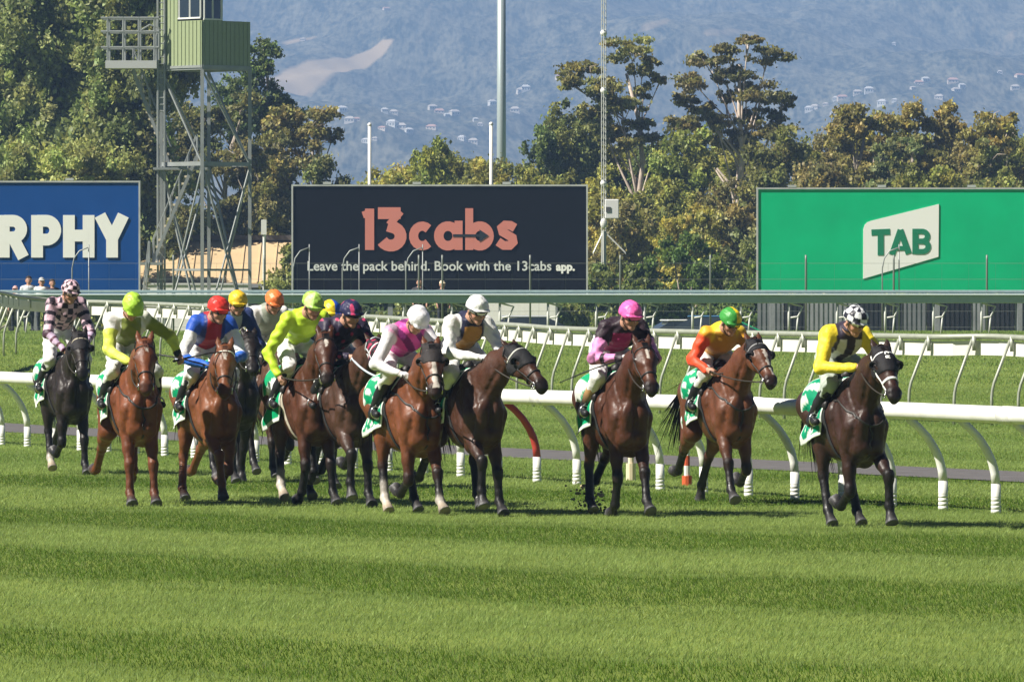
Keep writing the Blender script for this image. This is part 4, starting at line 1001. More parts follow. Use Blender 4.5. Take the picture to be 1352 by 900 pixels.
def horse(sp):
    coat, dark, points = np.array(sp['coat']) * .82, np.array(sp['dark']), sp.get('points', True)
    body = []
    def add(a, b, ra, rb=None, k=.05, col=None, **kw): body.append(cap(a, b, ra, rb, k, tuple(coat if col is None else col), **kw))
    z3 = (0, 0, 1)
    add(V(.42, 0, 1.12), V(.02, 0, 1.165), .215, .240, k=.05, ax=z3, s=1.72)
    add(V(.05, 0, 1.20), V(-.45, 0, 1.31), .238, .19, k=.07, ax=z3, s=1.28)
    for s_ in (-1, 1):
        add(V(-.32, .085 * s_, 1.37), V(-.62, .075 * s_, 1.31), .19, .165, k=.06)
        add(V(.34, .085 * s_, 1.42), V(.60, .130 * s_, 1.13), .095, .100, k=.030)
        add(V(.30, .120 * s_, 1.30), V(.45, .145 * s_, .98), .085, .094, k=.028)
        add(V(.68, .072 * s_, 1.15), V(.63, .074 * s_, .90), .104, .092, k=.016)
        add(V(.60, .128 * s_, 1.11), V(.50, .136 * s_, .92), .100, .084, k=.022)
        add(V(.65, .045 * s_, .92), V(.42, .06 * s_, .80), .100, .100, k=.03)
        add(V(.52, .055 * s_, 1.36), V(.70, .075 * s_, 1.20), .085, .07, k=.03)
        add(V(.22, .13 * s_, 1.24), V(-.15, .145 * s_, 1.16), .11, .11, k=.07)
        add(V(-.30, .12 * s_, 1.40), V(-.38, .15 * s_, 1.26), .075, .08, k=.05)
    add(V(.44, 0, 1.50), V(.10, 0, 1.46), .075, .07, k=.08)
    add(V(-.30, 0, 1.52), V(-.55, 0, 1.50), .06, .05, k=.08)
    # ---- neck and head, turned about the neck base
    hab = sp.get('head', sp['yaw']) - sp['yaw']; nyaw, hyaw, lift, hp = R(hab * .5), R(hab * .5), sp.get('lift', 0.0) - .0, sp.get('hpitch', 38) + 11
    nb = V(.46, 0, 1.36); poll = rot_z(V(1.06, 0, 1.80 + lift), V(.40, 0, 1.36), nyaw)
    nd = poll - nb; npd = np.cross(nd, np.array((1, 0, 0))); npd = npd / np.linalg.norm(npd)
    mid = nb * .45 + poll * .55 + np.array((0, 0, .015))
    add(nb, mid, .165, .120, k=.08, ax=npd, s=1.66); add(mid, poll, .120, .086, k=.06, ax=npd, s=1.52)
    add(V(.42, 0, 1.47), nb * .5 + poll * .5 + np.array((0, 0, .13)), .06, .045, k=.08)
    add(nb * .75 + poll * .25 + npd * 0, nb * .3 + poll * .7, .075, .06, k=.05)
    fwd = rot_z(V(1, 0, 0), np.zeros(3), nyaw + hyaw); lat = rot_z(np.array((1., 0, 0)), np.zeros(3), nyaw + hyaw); up = np.array((0, 0, 1.))
    e1 = fwd * math.sin(R(hp)) - up * math.cos(R(hp)); e2 = fwd * math.cos(R(hp)) + up * math.sin(R(hp)); P0 = poll + fwd * .05 + up * .04
    def Hd(l, n, x): return P0 + e1 * (l * 1.05) + e2 * (n * 1.08) + lat * (x * 1.10)
    hc = coat * sp.get('headtone', 1.0); mz = dark * .8 + coat * .12
    head = []
    def hadd(a, b, ra, rb=None, k=.035, col=None, **kw):
        p = cap(Hd(*a), Hd(*b), ra * 1.09, None if rb is None else rb * 1.09, k, tuple(hc if col is None else col), **kw); head.append(p); body.append(p)
    hadd((.02, -.035, 0), (.14, -.015, 0), .086, .092)
    hadd((.12, .02, 0), (.25, .018, 0), .072, .064, ax=lat, s=1.2)
    hadd((.20, .02, 0), (.47, .012, 0), .062, .046, ax=lat, s=1.05, t='face')
    for s_ in (-1, 1):
        hadd((.155, .012, .07 * s_), (.205, .008, .072 * s_), .036)
        hadd((.15, -.095, .045 * s_), (.25, -.075, .045 * s_), .078, .058, ax=lat, s=.75)
        hadd((.24, -.02, .05 * s_), (.40, -.015, .038 * s_), .032, .024)
        hadd((.52, .012, .036 * s_), (.545, .0, .036 * s_), .032, .028, col=mz)
        hadd((.540, .026, .044 * s_), (.556, .010, .050 * s_), .017, k=.008, col=(.012, .008, .008), sub=True)
        hadd((.185, .016, .104 * s_), (.185, .014, .104 * s_), .021, k=.006, col=(.006, .004, .004))
        ea = Hd(-.015, .0, .052 * s_); eb = Hd(-.165, .045 - sp.get('ears', .03), .075 * s_)
        p = cap(ea, ea * .5 + eb * .5, .030, .034, .02, tuple(hc * .9), ax=e2, s=.6); body.append(p); head.append(p)
        p = cap(ea * .5 + eb * .5, eb, .034, .008, .01, tuple(hc * .6 + dark * .3), ax=e2, s=.6); body.append(p)
    hadd((.24, -.075, 0), (.50, -.040, 0), .056, .038)
    hadd((.50, .0, 0), (.565, -.012, 0), .052, .046, col=mz, ax=lat, s=1.1)
    hadd((.555, -.055, 0), (.57, -.055, 0), .032, .026, col=mz)
    hadd((.50, -.034, -.05), (.57, -.034, .0), .006, k=.006, col=(.03, .02, .02), sub=True); hadd((.50, -.034, .05), (.57, -.034, .0), .006, k=.006, col=(.03, .02, .02), sub=True)
    # ---- legs
    feet = []
    socks = sp.get('socks', {})
    def leg_cols(key):
        lowc = dark if points else coat * .8
        return lowc
    for key, s_ in (('FR', -1), ('FL', 1)):
        spx = sp['legs'][key]; spl = 0.0; tw = 0
        if isinstance(spx, tuple): spx, spl = spx
        e, a1, a2, a3, a4 = FRONT[spx]; lc = leg_cols(key); sock = socks.get(key)
        q = np.array((.45 + e, .88)); x = .128 * s_; dx = spl
        E = V(q[0], x, q[1]); q1 = q + dirv(a1) * .40; x1 = x + dx * .5; K_ = V(q1[0], x1, q1[1])
        add(V(.58, .13 * s_, 1.10), E, .098, .086, k=.025)
        add(E, E * .5 + K_ * .5, .080, .064, k=.022); add(E + V(.03, .02 * s_, .0), E * .6 + K_ * .4 + V(.03, .015 * s_, 0), .05, .042, k=.015); add(E * .5 + K_ * .5, K_, .064, .044, k=.03, col=coat * .6 + lc * .4)
        add(K_ + np.array((0, 0, .03)), K_ - np.array((0, 0, .02)), .059, .053, k=.02, col=lc)
        q2 = q1 + dirv(a2) * .28; x2 = x + dx; Fk = V(q2[0], x2, q2[1])
        sc_ = (.55, .50, .44) if sock else lc
        add(K_, Fk, .045, .036, k=.02, col=lc); add(K_ * .35 + Fk * .65 , Fk, .037, .037, k=.02, col=sc_ if sock == 'high' else lc)
        # back tendon
        tn = V(-math.cos(R(a2)) * .018, 0, -math.sin(R(a2)) * .018); add(K_ + tn, Fk + tn, .029, .029, k=.02, col=sc_ if sock == 'high' else lc)
        add(Fk, Fk, .050, k=.02, col=sc_ if sock else lc)
        q3 = q2 + dirv(a3) * .105; Cc = V(q3[0], x2, q3[1]); add(Fk, Cc, .041, .044, k=.02, col=sc_ if sock else lc)
        q4 = q3 + dirv(a4) * .075; Tt = V(q4[0], x2, q4[1]); hn = Tt - Cc; hn = hn / np.linalg.norm(hn)
        hf = (.34, .27, .19) if sock or sp.get('palehoof') else (.035, .032, .032)
        body.append(cap(Cc, Tt + hn * .03, .052, .074, .012, hf, cut=[(Tt, hn)])); body.append(cap(Tt - hn * .012, Tt - hn * .011, .069, k=.004, col=(.16, .16, .17), cut=[(Tt + hn * .002, hn), (Tt - hn * .01, -hn)]))
        feet.append(min(q4[1], q3[1]) - .03 * abs(math.sin(R(a4))))
    for key, s_ in (('HR', -1), ('HL', 1)):
        spx = sp['legs'][key]; dx = 0.0
        if isinstance(spx, tuple): spx, dx = spx
        h1, h2, h3, h4, h5 = HIND[spx]; lc = leg_cols(key); sock = socks.get(key)
        q = np.array((-.42, 1.26)); x = .135 * s_
        Hp = V(q[0], x, q[1]); q1 = q + dirv(h1) * .40; St = V(q1[0], x * 1.25, q1[1])
        add(Hp, St, .150, .105, k=.05)
        q2 = q1 + dirv(h2) * .43; x2 = x * 1.1 + dx * .4; Hk = V(q2[0], x2, q2[1])
        add(V(-.63, .10 * s_, 1.27), St * .62 + Hk * .38 - V(.05, 0, 0), .115, .078, k=.045); add(St * .62 + Hk * .38 - V(.05, 0, 0), St * .2 + Hk * .8 - V(.02, 0, 0), .078, .040, k=.03)
        add(St, St * .4 + Hk * .6, .098, .062, k=.035); add(St * .45 + Hk * .55, Hk, .066, .046, k=.03, col=coat * .7 + lc * .3)
        pt = V(-.045, 0, .03); add(Hk + pt, Hk, .042, .054, k=.02, col=lc)
        q3 = q2 + dirv(h3) * .36; x3 = x * 1.0 + dx; Fk = V(q3[0], x3, q3[1])
        sc_ = (.56, .51, .45) if sock else lc
        add(Hk, Fk, .048, .038, k=.02, col=lc); add(Hk * .4 + Fk * .6, Fk, .040, .039, k=.02, col=sc_ if sock == 'high' else lc); add(Fk, Fk, .051, k=.02, col=sc_)
        q4 = q3 + dirv(h4) * .105; Cc = V(q4[0], x3, q4[1]); add(Fk, Cc, .041, .044, k=.02, col=sc_)
        q5 = q4 + dirv(h5) * .075; Tt = V(q5[0], x3, q5[1]); hn = (Tt - Cc) / np.linalg.norm(Tt - Cc)
        hf = (.36, .28, .19) if sock or sp.get('palehoof') else (.035, .032, .032)
        body.append(cap(Cc, Tt + hn * .03, .050, .069, .012, hf, cut=[(Tt, hn)])); body.append(cap(Tt - hn * .012, Tt - hn * .011, .064, k=.004, col=(.16, .16, .17), cut=[(Tt + hn * .002, hn), (Tt - hn * .01, -hn)]))
        feet.append(min(q5[1], q4[1]) - .03 * abs(math.sin(R(h5))))
    # creases between the muscles
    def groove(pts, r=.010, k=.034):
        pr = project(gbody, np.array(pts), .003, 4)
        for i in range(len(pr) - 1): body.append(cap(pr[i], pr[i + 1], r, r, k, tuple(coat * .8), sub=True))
    def line(a, b, n=5): return [a * (1 - t) + b * t for t in np.linspace(0, 1, n)]
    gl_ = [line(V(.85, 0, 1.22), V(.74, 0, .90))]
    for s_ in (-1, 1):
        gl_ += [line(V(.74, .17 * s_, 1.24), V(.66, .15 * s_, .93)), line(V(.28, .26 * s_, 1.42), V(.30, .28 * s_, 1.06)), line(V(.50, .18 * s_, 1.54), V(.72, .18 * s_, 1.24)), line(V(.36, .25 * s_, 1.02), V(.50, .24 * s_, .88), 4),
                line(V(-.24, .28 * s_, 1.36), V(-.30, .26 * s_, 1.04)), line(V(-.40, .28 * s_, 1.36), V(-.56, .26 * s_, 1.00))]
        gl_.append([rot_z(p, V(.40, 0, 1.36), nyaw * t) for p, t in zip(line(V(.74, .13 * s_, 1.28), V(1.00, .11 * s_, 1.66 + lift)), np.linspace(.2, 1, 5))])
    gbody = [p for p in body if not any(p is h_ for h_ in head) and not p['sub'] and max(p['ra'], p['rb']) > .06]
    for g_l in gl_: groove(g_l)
    dz = -min(feet) + sp.get('air', 0.0)
    gx, gy = ground_at(sp['px'], sp['py']); yaw = R(sp['yaw'])
    fx_, fy_ = math.sin(yaw), -math.cos(yaw)
    loc = (gx - fx_ * .58, gy - fy_ * .58, dz)
    root = tag(empty('racehorse', loc, yaw), sp['label'], 'racehorse', 'racehorses galloping on the turf')
    blaze = sp.get('blaze'); white = np.array((.58, .52, .46))
    def paintfn(P):
        c = paint(body, P, .014)
        q = P - P0; l = q @ e1; n = q @ e2; x = q @ lat
        onface = (np.abs(x) < .12) & (n > -.01) & (l > .0) & (l < .62) & (np.linalg.norm(q, axis=1) < .75)
        if blaze:
            l0, l1, w0, w1, off = blaze
            k = np.clip((l - l0) / (l1 - l0), 0, 1); wd = w0 + (w1 - w0) * k + .004 * np.sin(l * 60)
            m = onface & (n > .01) & (l > l0) & (l < l1) & (np.abs(x - off * k) < wd)
            c[m] = white
        # soft darker belly-line hair and flank shade of the coat itself is left to the light
        v = np.sin(P[:, 0] * 9 + 1.3 * np.sin(P[:, 1] * 5 + sp['px'])) * np.sin(P[:, 2] * 7 + P[:, 1] * 4)
        return c * (1 + .10 * v)[:, None]
    vv, qq = blob(body, .0145)
    link('body', npmesh('body', vv, qq, COAT, paintfn(vv), True), root)
    for s_ in (-1, 1):
        b = MB(); c_ = Hd(.180, .016, .098 * s_); b.sphere(c_, .024, 12, 8); b.build('eye', mat('horse_eye', (.010, .006, .005), rough=.08, spec=.7), root, True)
    # ---- mane and tail
    rs = np.random.default_rng(int(sp['px'])); VV, FF, CC = [], [], []
    def strand(pts, w0, c, sd):
        o = sum(len(a) for a in VV); n = len(pts); a = []
        for i, p in enumerate(pts):
            wd = w0 * (1 - i / (n - 1)) ** .6 + .001; a += [p - sd * wd, p + sd * wd]
        VV.append(np.array(a)); CC.append(np.repeat([c], len(a), 0)); FF.extend([(o + 2 * i, o + 2 * i + 1, o + 2 * i + 3, o + 2 * i + 2) for i in range(n - 1)])
    hairc = np.array(sp.get('hair', dark)); side = sp.get('mane', 1)
    for i in range(110):
        k = rs.uniform(.02, 1.0); p = V(.36, 0, 1.50) * (1 - k) + (poll + np.array((0, 0, .07))) * k; p[2] += .09 * math.sin(math.pi * k) + rs.uniform(-.01, .01)
        L = rs.uniform(.09, .17); out = lat * side * rs.uniform(.4, 1.0) - fwd * rs.uniform(.2, .7)
        p0 = p + lat * rs.uniform(-.012, .012); pts = [p0, p0 + out * L * .45 + np.array((0, 0, .015)), p0 + out * L * .8 - np.array((0, 0, L * .35)), p0 + out * L - np.array((0, 0, L * .9))]
        strand(pts, .011, hairc * rs.uniform(.6, 1.4), fwd * .8 + up * .5)
    v = np.concatenate(VV); link('mane', npmesh('mane', v, FF, HAIR, np.concatenate(CC)), root)
    VV, FF, CC = [], [], []
    for i in range(12):
        p0 = Hd(.0, .07, rs.uniform(-.03, .03)); strand([p0, p0 + e1 * .06 + e2 * .02, p0 + e1 * rs.uniform(.08, .15) + e2 * .03 + lat * rs.uniform(-.03, .03)], .008, hairc * rs.uniform(.6, 1.4), lat)
    v = np.concatenate(VV); link('forelock', npmesh('forelock', v, FF, HAIR, np.concatenate(CC)), root)
    VV, FF, CC = [], [], []
    sw = sp.get('tail', (.22, .0))
    for i in range(190):
        p0 = V(-.74 + rs.uniform(-.02, .02), rs.uniform(-.03, .03), 1.40 + rs.uniform(-.03, .03)); L = rs.uniform(.40, .80); o = rs.normal(size=3) * np.array((.055, .055, .05)); sx = np.array((sw[0], 0, sw[1]))
        pts = bez(p0, p0 + V(-.22, 0, .05) + o * .2, p0 + V(-.34, 0, -.25) + o * .8 + sx * .5, p0 + V(-.42, 0, -L) + o * 1.6 + sx, 8)
        strand(list(pts), .009, hairc * rs.uniform(.6, 1.5), np.array((1, 0, 0)) if i % 2 else np.array((.3, .9, 0)))
    v = np.concatenate(VV); link('tail', npmesh('tail', v, FF, HAIR, np.concatenate(CC)), root)
    # ---- tack
    def strap(bld, pts, wd, th=.005, prims=body, off=.005, n=None):
        pts = np.array(pts); pr = project(prims, pts, off); g = grad(prims, pr)
        bld.tube([Vector(p) for p in pr], wd, 8, flat=th / wd, side=[Vector(q) for q in g])
    def curve(pts, n=14):
        pts = [np.array(p, float) for p in pts]; P = [2 * pts[0] - pts[1]] + pts + [2 * pts[-1] - pts[-2]]; out = []
        m = max(2, n // (len(pts) - 1))
        for i in range(1, len(P) - 2):
            for t in np.linspace(0, 1, m, endpoint=False):
                a, b_, c, d = P[i - 1:i + 3]; out.append(.5 * ((2 * b_) + (c - a) * t + (2 * a - 5 * b_ + 4 * c - d) * t * t + (3 * b_ - a - 3 * c + d) * t ** 3))
        out.append(pts[-1]); return np.array(out)
    bc = sp.get('bridle', (.02, .016, .014)); bb = MB(); bb.cur = bc; hw = .011
    ring = lambda l, r_=.12, a0=0, a1=360, n=26, dn=-.03: [Hd(l + .0, dn + r_ * math.sin(R(a)), r_ * math.cos(R(a))) for a in np.linspace(a0, a1, n)]
    nbc = sp.get('noseband', bc); bb.cur = nbc; strap(bb, ring(.385, .1), .016 if nbc != bc else hw, .006); bb.cur = bc
    bbd = sp.get('browband', bc); bb.cur = bbd; strap(bb, ring(.075, .13, -30, 210), .013 if bbd != bc else hw, .006); bb.cur = bc
    strap(bb, curve([Hd(.0, -.08, .09), Hd(-.03, -.03, .05), Hd(-.035, -.02, -.05), Hd(.0, -.08, -.09)], 12), hw, .006, off=.012)
    for s_ in (-1, 1):
        bb.cur = nbc if sp.get('whitecheek') else bc
        strap(bb, curve([Hd(.0, -.06, .11 * s_), Hd(.2, -.05, .12 * s_), Hd(.38, -.04, .09 * s_), Hd(.495, -.03, .07 * s_)], 16), .014 if sp.get('whitecheek') else .010, .006)
    bb.cur = bc; strap(bb, curve([Hd(.03, -.1, .1), Hd(.13, -.19, .05), Hd(.13, -.19, -.05), Hd(.03, -.1, -.1)], 12), .009, .005)
    br = bb.build('bridle', LEATHER, root, True, True)
    bt = MB(); bt.cur = (.6, .6, .6)
    for s_ in (-1, 1):
        c = Hd(.50, -.032, .072 * s_); bt.tube([c + e1 * .034 * math.cos(a) + e2 * .034 * math.sin(a) for a in np.linspace(0, 2 * math.pi, 15)], .007, 6)
    bt.tube([Hd(.50, -.032, -.075), Hd(.502, -.030, 0), Hd(.50, -.032, .075)], .008, 6); bt.build('bit', mat('bit_steel', (.6, .6, .6), rough=.25, metal=.9), br, True)
    hands = sp['_hands']; rn = MB(); rn.cur = sp.get('reins', (.03, .025, .02))
    for s_, hnd in ((-1, hands[0]), (1, hands[1])):
        p0 = Hd(.505, -.04, .08 * s_); hnd = np.array(hnd)
        m1 = p0 * .6 + hnd * .4 + np.array((.05 * s_, 0, -.05))
        rn.tube([Vector(p) for p in bez(p0, m1, p0 * .25 + hnd * .75 + np.array((.03 * s_, 0, -.02)), hnd, 12)], sp.get('reinw', .008), 6)
    rn.tube([Vector(p) for p in bez(np.array(hands[0]), np.array(hands[0]) + V(-.1, -.04, -.10), np.array(hands[1]) + V(-.1, .04, -.10), np.array(hands[1]), 10)], .008, 6)
    rn.build('reins', LEATHER, br, True, True)
    # blinkers hood
    if sp.get('hood'):
        hd = sp['hood']; cut = [(Hd(hd.get('end', .30), 0, 0), e1 - e2 * .35), (Hd(-.06, 0, 0), -e1)]
        hp_ = []
        for p in head:
            if p['sub']: continue
            c = dict(p); c['ra'] = p['ra'] + .008; c['rb'] = p['rb'] + .008; c['cut'] = cut; c['k'] = .03; c['col'] = hd['col']
            if p['ra'] < .022: continue
            hp_.append(c)
        for s_ in (-1, 1):
            cc = Hd(.175, .012, .108 * s_)
            if hd.get('cups', True):
                hp_.append(cap(cc - e1 * .0, cc - e1 * .0 + lat * .012 * s_, .052, .046, .012, hd.get('cupcol', hd['col']), cut=[]))
                hp_.append(cap(cc + e1 * .055 + lat * .02 * s_ + e2 * .012, cc + e1 * .02 + lat * .03 * s_ + e2 * .012, .036, .03, .01, (.01, .01, .01), sub=True))
            else: hp_.append(cap(cc + lat * .03 * s_, cc + lat * .02 * s_, .034, k=.006, col=(.01, .01, .01), sub=True))
        v, q = blob(hp_, .0105)
        c = paint(hp_, v)
        if hd.get('fn'): c = hd['fn']((v - P0) @ e1, (v - P0) @ e2, (v - P0) @ lat, c)
        ho = link('hood', npmesh('hood', v, q, PLAIN, c, True), root)
        if hd.get('letters'):
            b = MB()
            for strokes, l0 in hd['letters']:
                for st_ in strokes:
                    pts = [Hd(l0 + y_ * .001, .13, x_ * .001) for x_, y_ in st_]; pts = [Vector(a * (1 - t) + c_ * t) for a, c_ in zip(pts[:-1], pts[1:]) for t in (0, .25, .5, .75)] + [Vector(pts[-1])]
                    pr = project(hp_, np.array([p[:] for p in pts]), .003); g = grad(hp_, pr); b.tube([Vector(p) for p in pr], .0075, 6, flat=.5, side=[Vector(x) for x in g])
            b.build('lettering', mat('letter_white'), ho)
    # saddle cloth, saddle, girth, breastplate
    trunk = body[:24]
    c1, c2_ = sp.get('cloth', ((.0, .30, .13), (.75, .77, .74))); st = sp.get('clothstyle', 'wave'); drop = sp.get('drop', 128)
    nu, nv = 40, 90; f0, f1 = .20, -.34
    U, W_ = np.meshgrid(np.linspace(0, 1, nu), np.linspace(-1, 1, nv), indexing='ij')
    ang = W_ * R(drop) * (.90 + .16 * U); ff = f0 + (f1 - f0) * U - .12 * np.abs(W_) ** 2
    aa = np.abs(ang); low = aa > R(90); zc_ = 1.18 - np.where(low, (aa - R(90)) / R(50) * .30, 0)
    ctr = np.stack([ff * 0, -ff, zc_], -1); d = np.stack([np.where(low, np.sign(ang), np.sin(ang)), ang * 0, np.where(low, 0, np.cos(ang))], -1)
    tt = np.full(U.shape, .6)
    for _ in range(14): tt = tt - sdf(trunk, ctr + d * tt[..., None]) * .8
    wide = np.array([[max(tt[i_, :][~low[i_, :]][0], 0.0), max(tt[i_, :][~low[i_, :]][-1], 0.0)] for i_ in range(nu)])
    tt = np.where(low, np.maximum(tt, np.where(W_ < 0, wide[:, :1], wide[:, 1:]) * .985), tt)
    fl = (U ** 1.5) * np.abs(W_) ** 2 * (.06 + .03 * np.sin(ang * 7 + U * 5 + sp['px'])) + .006 * np.sin(U * 13 + ang * 4)
    P = ctr + d * (tt + .020 + fl)[..., None]
    P[..., 2] = np.where(np.abs(W_) > .96, P[..., 2] - .004, P[..., 2])
    P = P.reshape(-1, 3); u, w_ = U.ravel(), W_.ravel()
    if st == 'wave': m = np.sin(w_ * 30 + 2.2 * np.sin(u * 9 + w_ * 6) + sp['px']) * .6 + np.sin(u * 15 + w_ * 13) * .5 > .22
    elif st == 'spots': m = np.sin(u * 19 + sp['px']) * np.sin(w_ * 36 + u * 5) > .30
    else: m = (np.abs(w_) > .30) & (np.abs(w_) < .62) & (u > .25) & (np.sin(u * 9 + w_ * 7 + sp['px']) > -.1)
    c = np.where(m[:, None], c2_, c1); c[(np.abs(w_) > .955) | (u > .955) | (u < .04)] = c2_
    c = c * rs.uniform(.92, 1.05, (len(c), 1))
    I = np.arange(nu * nv).reshape(nu, nv)
    fq = np.stack([I[:-1, :-1], I[:-1, 1:], I[1:, 1:], I[1:, :-1]], -1).reshape(-1, 4)
    inner = P - d.reshape(-1, 3) * .007
    edge = np.concatenate([I[0, :], I[1:, -1], I[-1, ::-1][1:], I[::-1, 0][1:-1]]); e2_ = np.roll(edge, -1); N_ = nu * nv
    fe_ = np.stack([edge, edge + N_, e2_ + N_, e2_], 1)
    link('saddle_cloth', npmesh('saddle_cloth', np.concatenate([P, inner]), np.concatenate([fq, fq[:, ::-1] + N_, fe_]), PLAIN, np.concatenate([c, c]), True), root)
    sdl = [cap(V(.10, 0, 1.60), V(-.20, 0, 1.585), .06, .075, .04, (.018, .016, .016), ax=z3, s=.6), cap(V(.12, 0, 1.625), V(.08, 0, 1.62), .045, k=.04, col=(.018, .016, .016))]
    for s_ in (-1, 1): sdl += [cap(V(.12, .14 * s_, 1.53), V(.14, .25 * s_, 1.32), .05, .06, .05, (.018, .016, .016), ax=(1, 0, 0), s=.5), cap(V(.06, .08 * s_, 1.58), V(-.14, .09 * s_, 1.57), .05, k=.05, col=(.018, .016, .016), ax=z3, s=.6)]
    blob_obj('saddle', sdl, .013, LEATHER, root)
    gb = MB(); gb.cur = sp.get('girthcol', (.03, .03, .03)); strap(gb, [V(.17 + .05 * math.sin(R(-a)), .42 * math.cos(R(a)), 1.15 + .42 * math.sin(R(a))) for a in np.linspace(30, -210, 40)], .03, .008, trunk, .006); gb.build('girth', PLAIN, root, True, True)
    if sp.get('breast'):
        g = MB(); g.cur = (.03, .026, .024)
        strap(g, curve([V(.22, .26, 1.42), V(.50, .30, 1.34), V(.74, .20, 1.24), V(.86, .0, 1.10), V(.74, -.20, 1.24), V(.50, -.30, 1.34), V(.22, -.26, 1.42)], 60), .012, .005, body, .006)
        strap(g, curve([V(.9, 0, 1.10), V(.85, 0, 1.0), V(.62, 0, .85)], 10), .010, .005, body, .006); g.build('breastplate', LEATHER, root, True, True)
    return root, loc, yaw, dz
# ================================================================== JOCKEYS
def jockey(j, loc, yaw):
    """same local frame as the horse: forward, sideways (+ is the horse's left), up"""
    root = tag(empty('person', loc, yaw), j['label'], 'person', 'jockeys riding the racehorses')
    ln = j.get('lean', 0.0); hz = j.get('hz', 0.0); hx = j.get('hx', 0.0); zz = j.get('rise', 0.0) + .03
    hip = V(-.22, ln * .2, 1.80 + zz); ch = V(.18, ln * .7 + hx * .4, 1.95 + zz + hz * .6); nk = V(.33, ln + hx * .8, 2.03 + zz + hz)
    face_yaw, face_pitch = R(j.get('fyaw', 0)), R(j.get('fpitch', 16))
    w = rot_z(V(math.cos(face_pitch), 0, -math.sin(face_pitch)), np.zeros(3), face_yaw); r_ = rot_z(np.array((1., 0, 0)), np.zeros(3), face_yaw); u = np.cross(r_, w); u = u if u[2] > 0 else -u
    Hc = V(.46, ln + hx, 2.10 + zz + hz)
    sk = np.array(j.get('skin', (.47, .26, .18)))
    def Fa(f, x, z): return Hc + w * f + r_ * x + u * z
    S_ = {}
    for s_ in (-1, 1):
        k = 'R' if s_ < 0 else 'L'
        sh = V(.22, .185 * s_ + ln + hx * .5, 1.985 + zz + hz * .8)
        el = np.array(j.get('el' + k, V(.40, .30 * s_ + ln * .6, 1.73))); ha = np.array(j.get('ha' + k, V(.70, .085 * s_, 1.70)))
        hj = V(-.17, .105 * s_ + ln * .2, 1.74 + zz); kn = np.array(j.get('kn' + k, V(.24, .235 * s_, 1.53))); an = np.array(j.get('an' + k, V(-.05, .305 * s_, 1.20))); to = an + V(.19, .03 * s_, -.045)
        S_[k] = (s_, sh, el, ha, hj, kn, an, to)
    glove = j.get('glove'); hc = np.array(glove) if glove else sk
    # ---- body: one continuous figure
    B = [cap(Fa(-.012, 0, .03), Fa(.012, 0, .03), .089, col=sk, k=.03), cap(Fa(.035, 0, -.02), Fa(.055, 0, -.085), .064, .040, col=sk, k=.035), cap(Fa(.095, 0, -.02), Fa(.113, 0, -.045), .011, .015, col=sk * 1.05, k=.012),
         cap(Fa(.088, -.02, -.078), Fa(.088, .02, -.078), .008, col=sk * np.array((.75, .5, .5)), k=.006), cap(Fa(.073, 0, -.105), Fa(.07, 0, -.108), .022, col=sk, k=.02), cap(Fa(-.02, 0, -.06), nk, .056, .062, col=sk * .95, k=.04),
         cap(nk, ch, .07, .12, col=sk, k=.05), cap(ch, hip, .125, .115, col=sk, k=.05)]
    for s_ in (-1, 1):
        B += [cap(Fa(.083, .034 * s_, .003), Fa(.084, .034 * s_, .003), .012, col=(.05, .035, .03), k=.006), cap(Fa(.0, .088 * s_, .0), Fa(-.004, .09 * s_, -.035), .019, .012, col=sk, k=.01), cap(Fa(.062, .04 * s_, -.035), Fa(.055, .042 * s_, -.04), .028, col=sk * np.array((1.05, .92, .9)), k=.02)]
    for k, (s_, sh, el, ha, hj, kn, an, to) in S_.items():
        B += [cap(ch, sh, .08, .055, col=sk, k=.04), cap(sh, el, .048, .038, col=sk, k=.03), cap(el, ha, .036, .026, col=sk, k=.02), cap(hj, kn, .075, .055, col=sk, k=.04), cap(kn, an, .048, .032, col=sk, k=.03), cap(an, an + V(.03, 0, -.03), .028, .022, col=sk, k=.02), cap(hip, hj, .09, .08, col=sk, k=.04)]
        d = ha - el; d = d / np.linalg.norm(d); sd = np.cross(d, np.array((0, 0, 1.))); sd = sd / np.linalg.norm(sd); dn = np.cross(sd, d); dn = dn if dn[2] < 0 else -dn
        inw = sd if sd[0] * s_ < 0 else -sd
        pm = ha + d * .05
        B.append(cap(ha, pm, .028, .034, col=hc, k=.015, ax=inw, s=.8))
        for i in range(4):     # four fingers closing down round the rein
            o = (i - 1.5) * .019; L = (.028, .034, .033, .024)[i]
            p0 = pm + d * .022 + (inw * .35 + np.array((0, 0, 1)) * .0) * 0 + dn * (o * .9) + d * .004 * i; p1 = p0 + d * L * .7 + inw * .012; p2 = p1 + inw * .030 + dn * .006; p3 = p2 - d * .026 + inw * .004
            B += [cap(p0, p1, .0108, .010, col=hc, k=.004), cap(p1, p2, .010, .0095, col=hc, k=.004), cap(p2, p3, .0095, .0085, col=hc, k=.004)]
        t0 = ha + d * .02 - dn * .022; t1 = t0 + d * .035 - dn * .012 + inw * .014; B += [cap(t0, t1, .012, .0105, col=hc, k=.006), cap(t1, t1 + d * .026 + inw * .014 + dn * .008, .0105, .009, col=hc, k=.004)]
        if glove: B.append(cap(ha - d * .05, ha, .030, .030, col=hc, k=.01))
    blob_obj('body', B, .0095, SKIN, root, tau=.006)
    # ---- silks
    J = [cap(ch, hip + V(.02, 0, .0), .155, .135, k=.06, t='torso', ax=(1, 0, 0), s=1.15), cap(nk - V(.03, 0, .02), ch, .088, .155, k=.06, t='chest', ax=(1, 0, 0), s=1.12)]
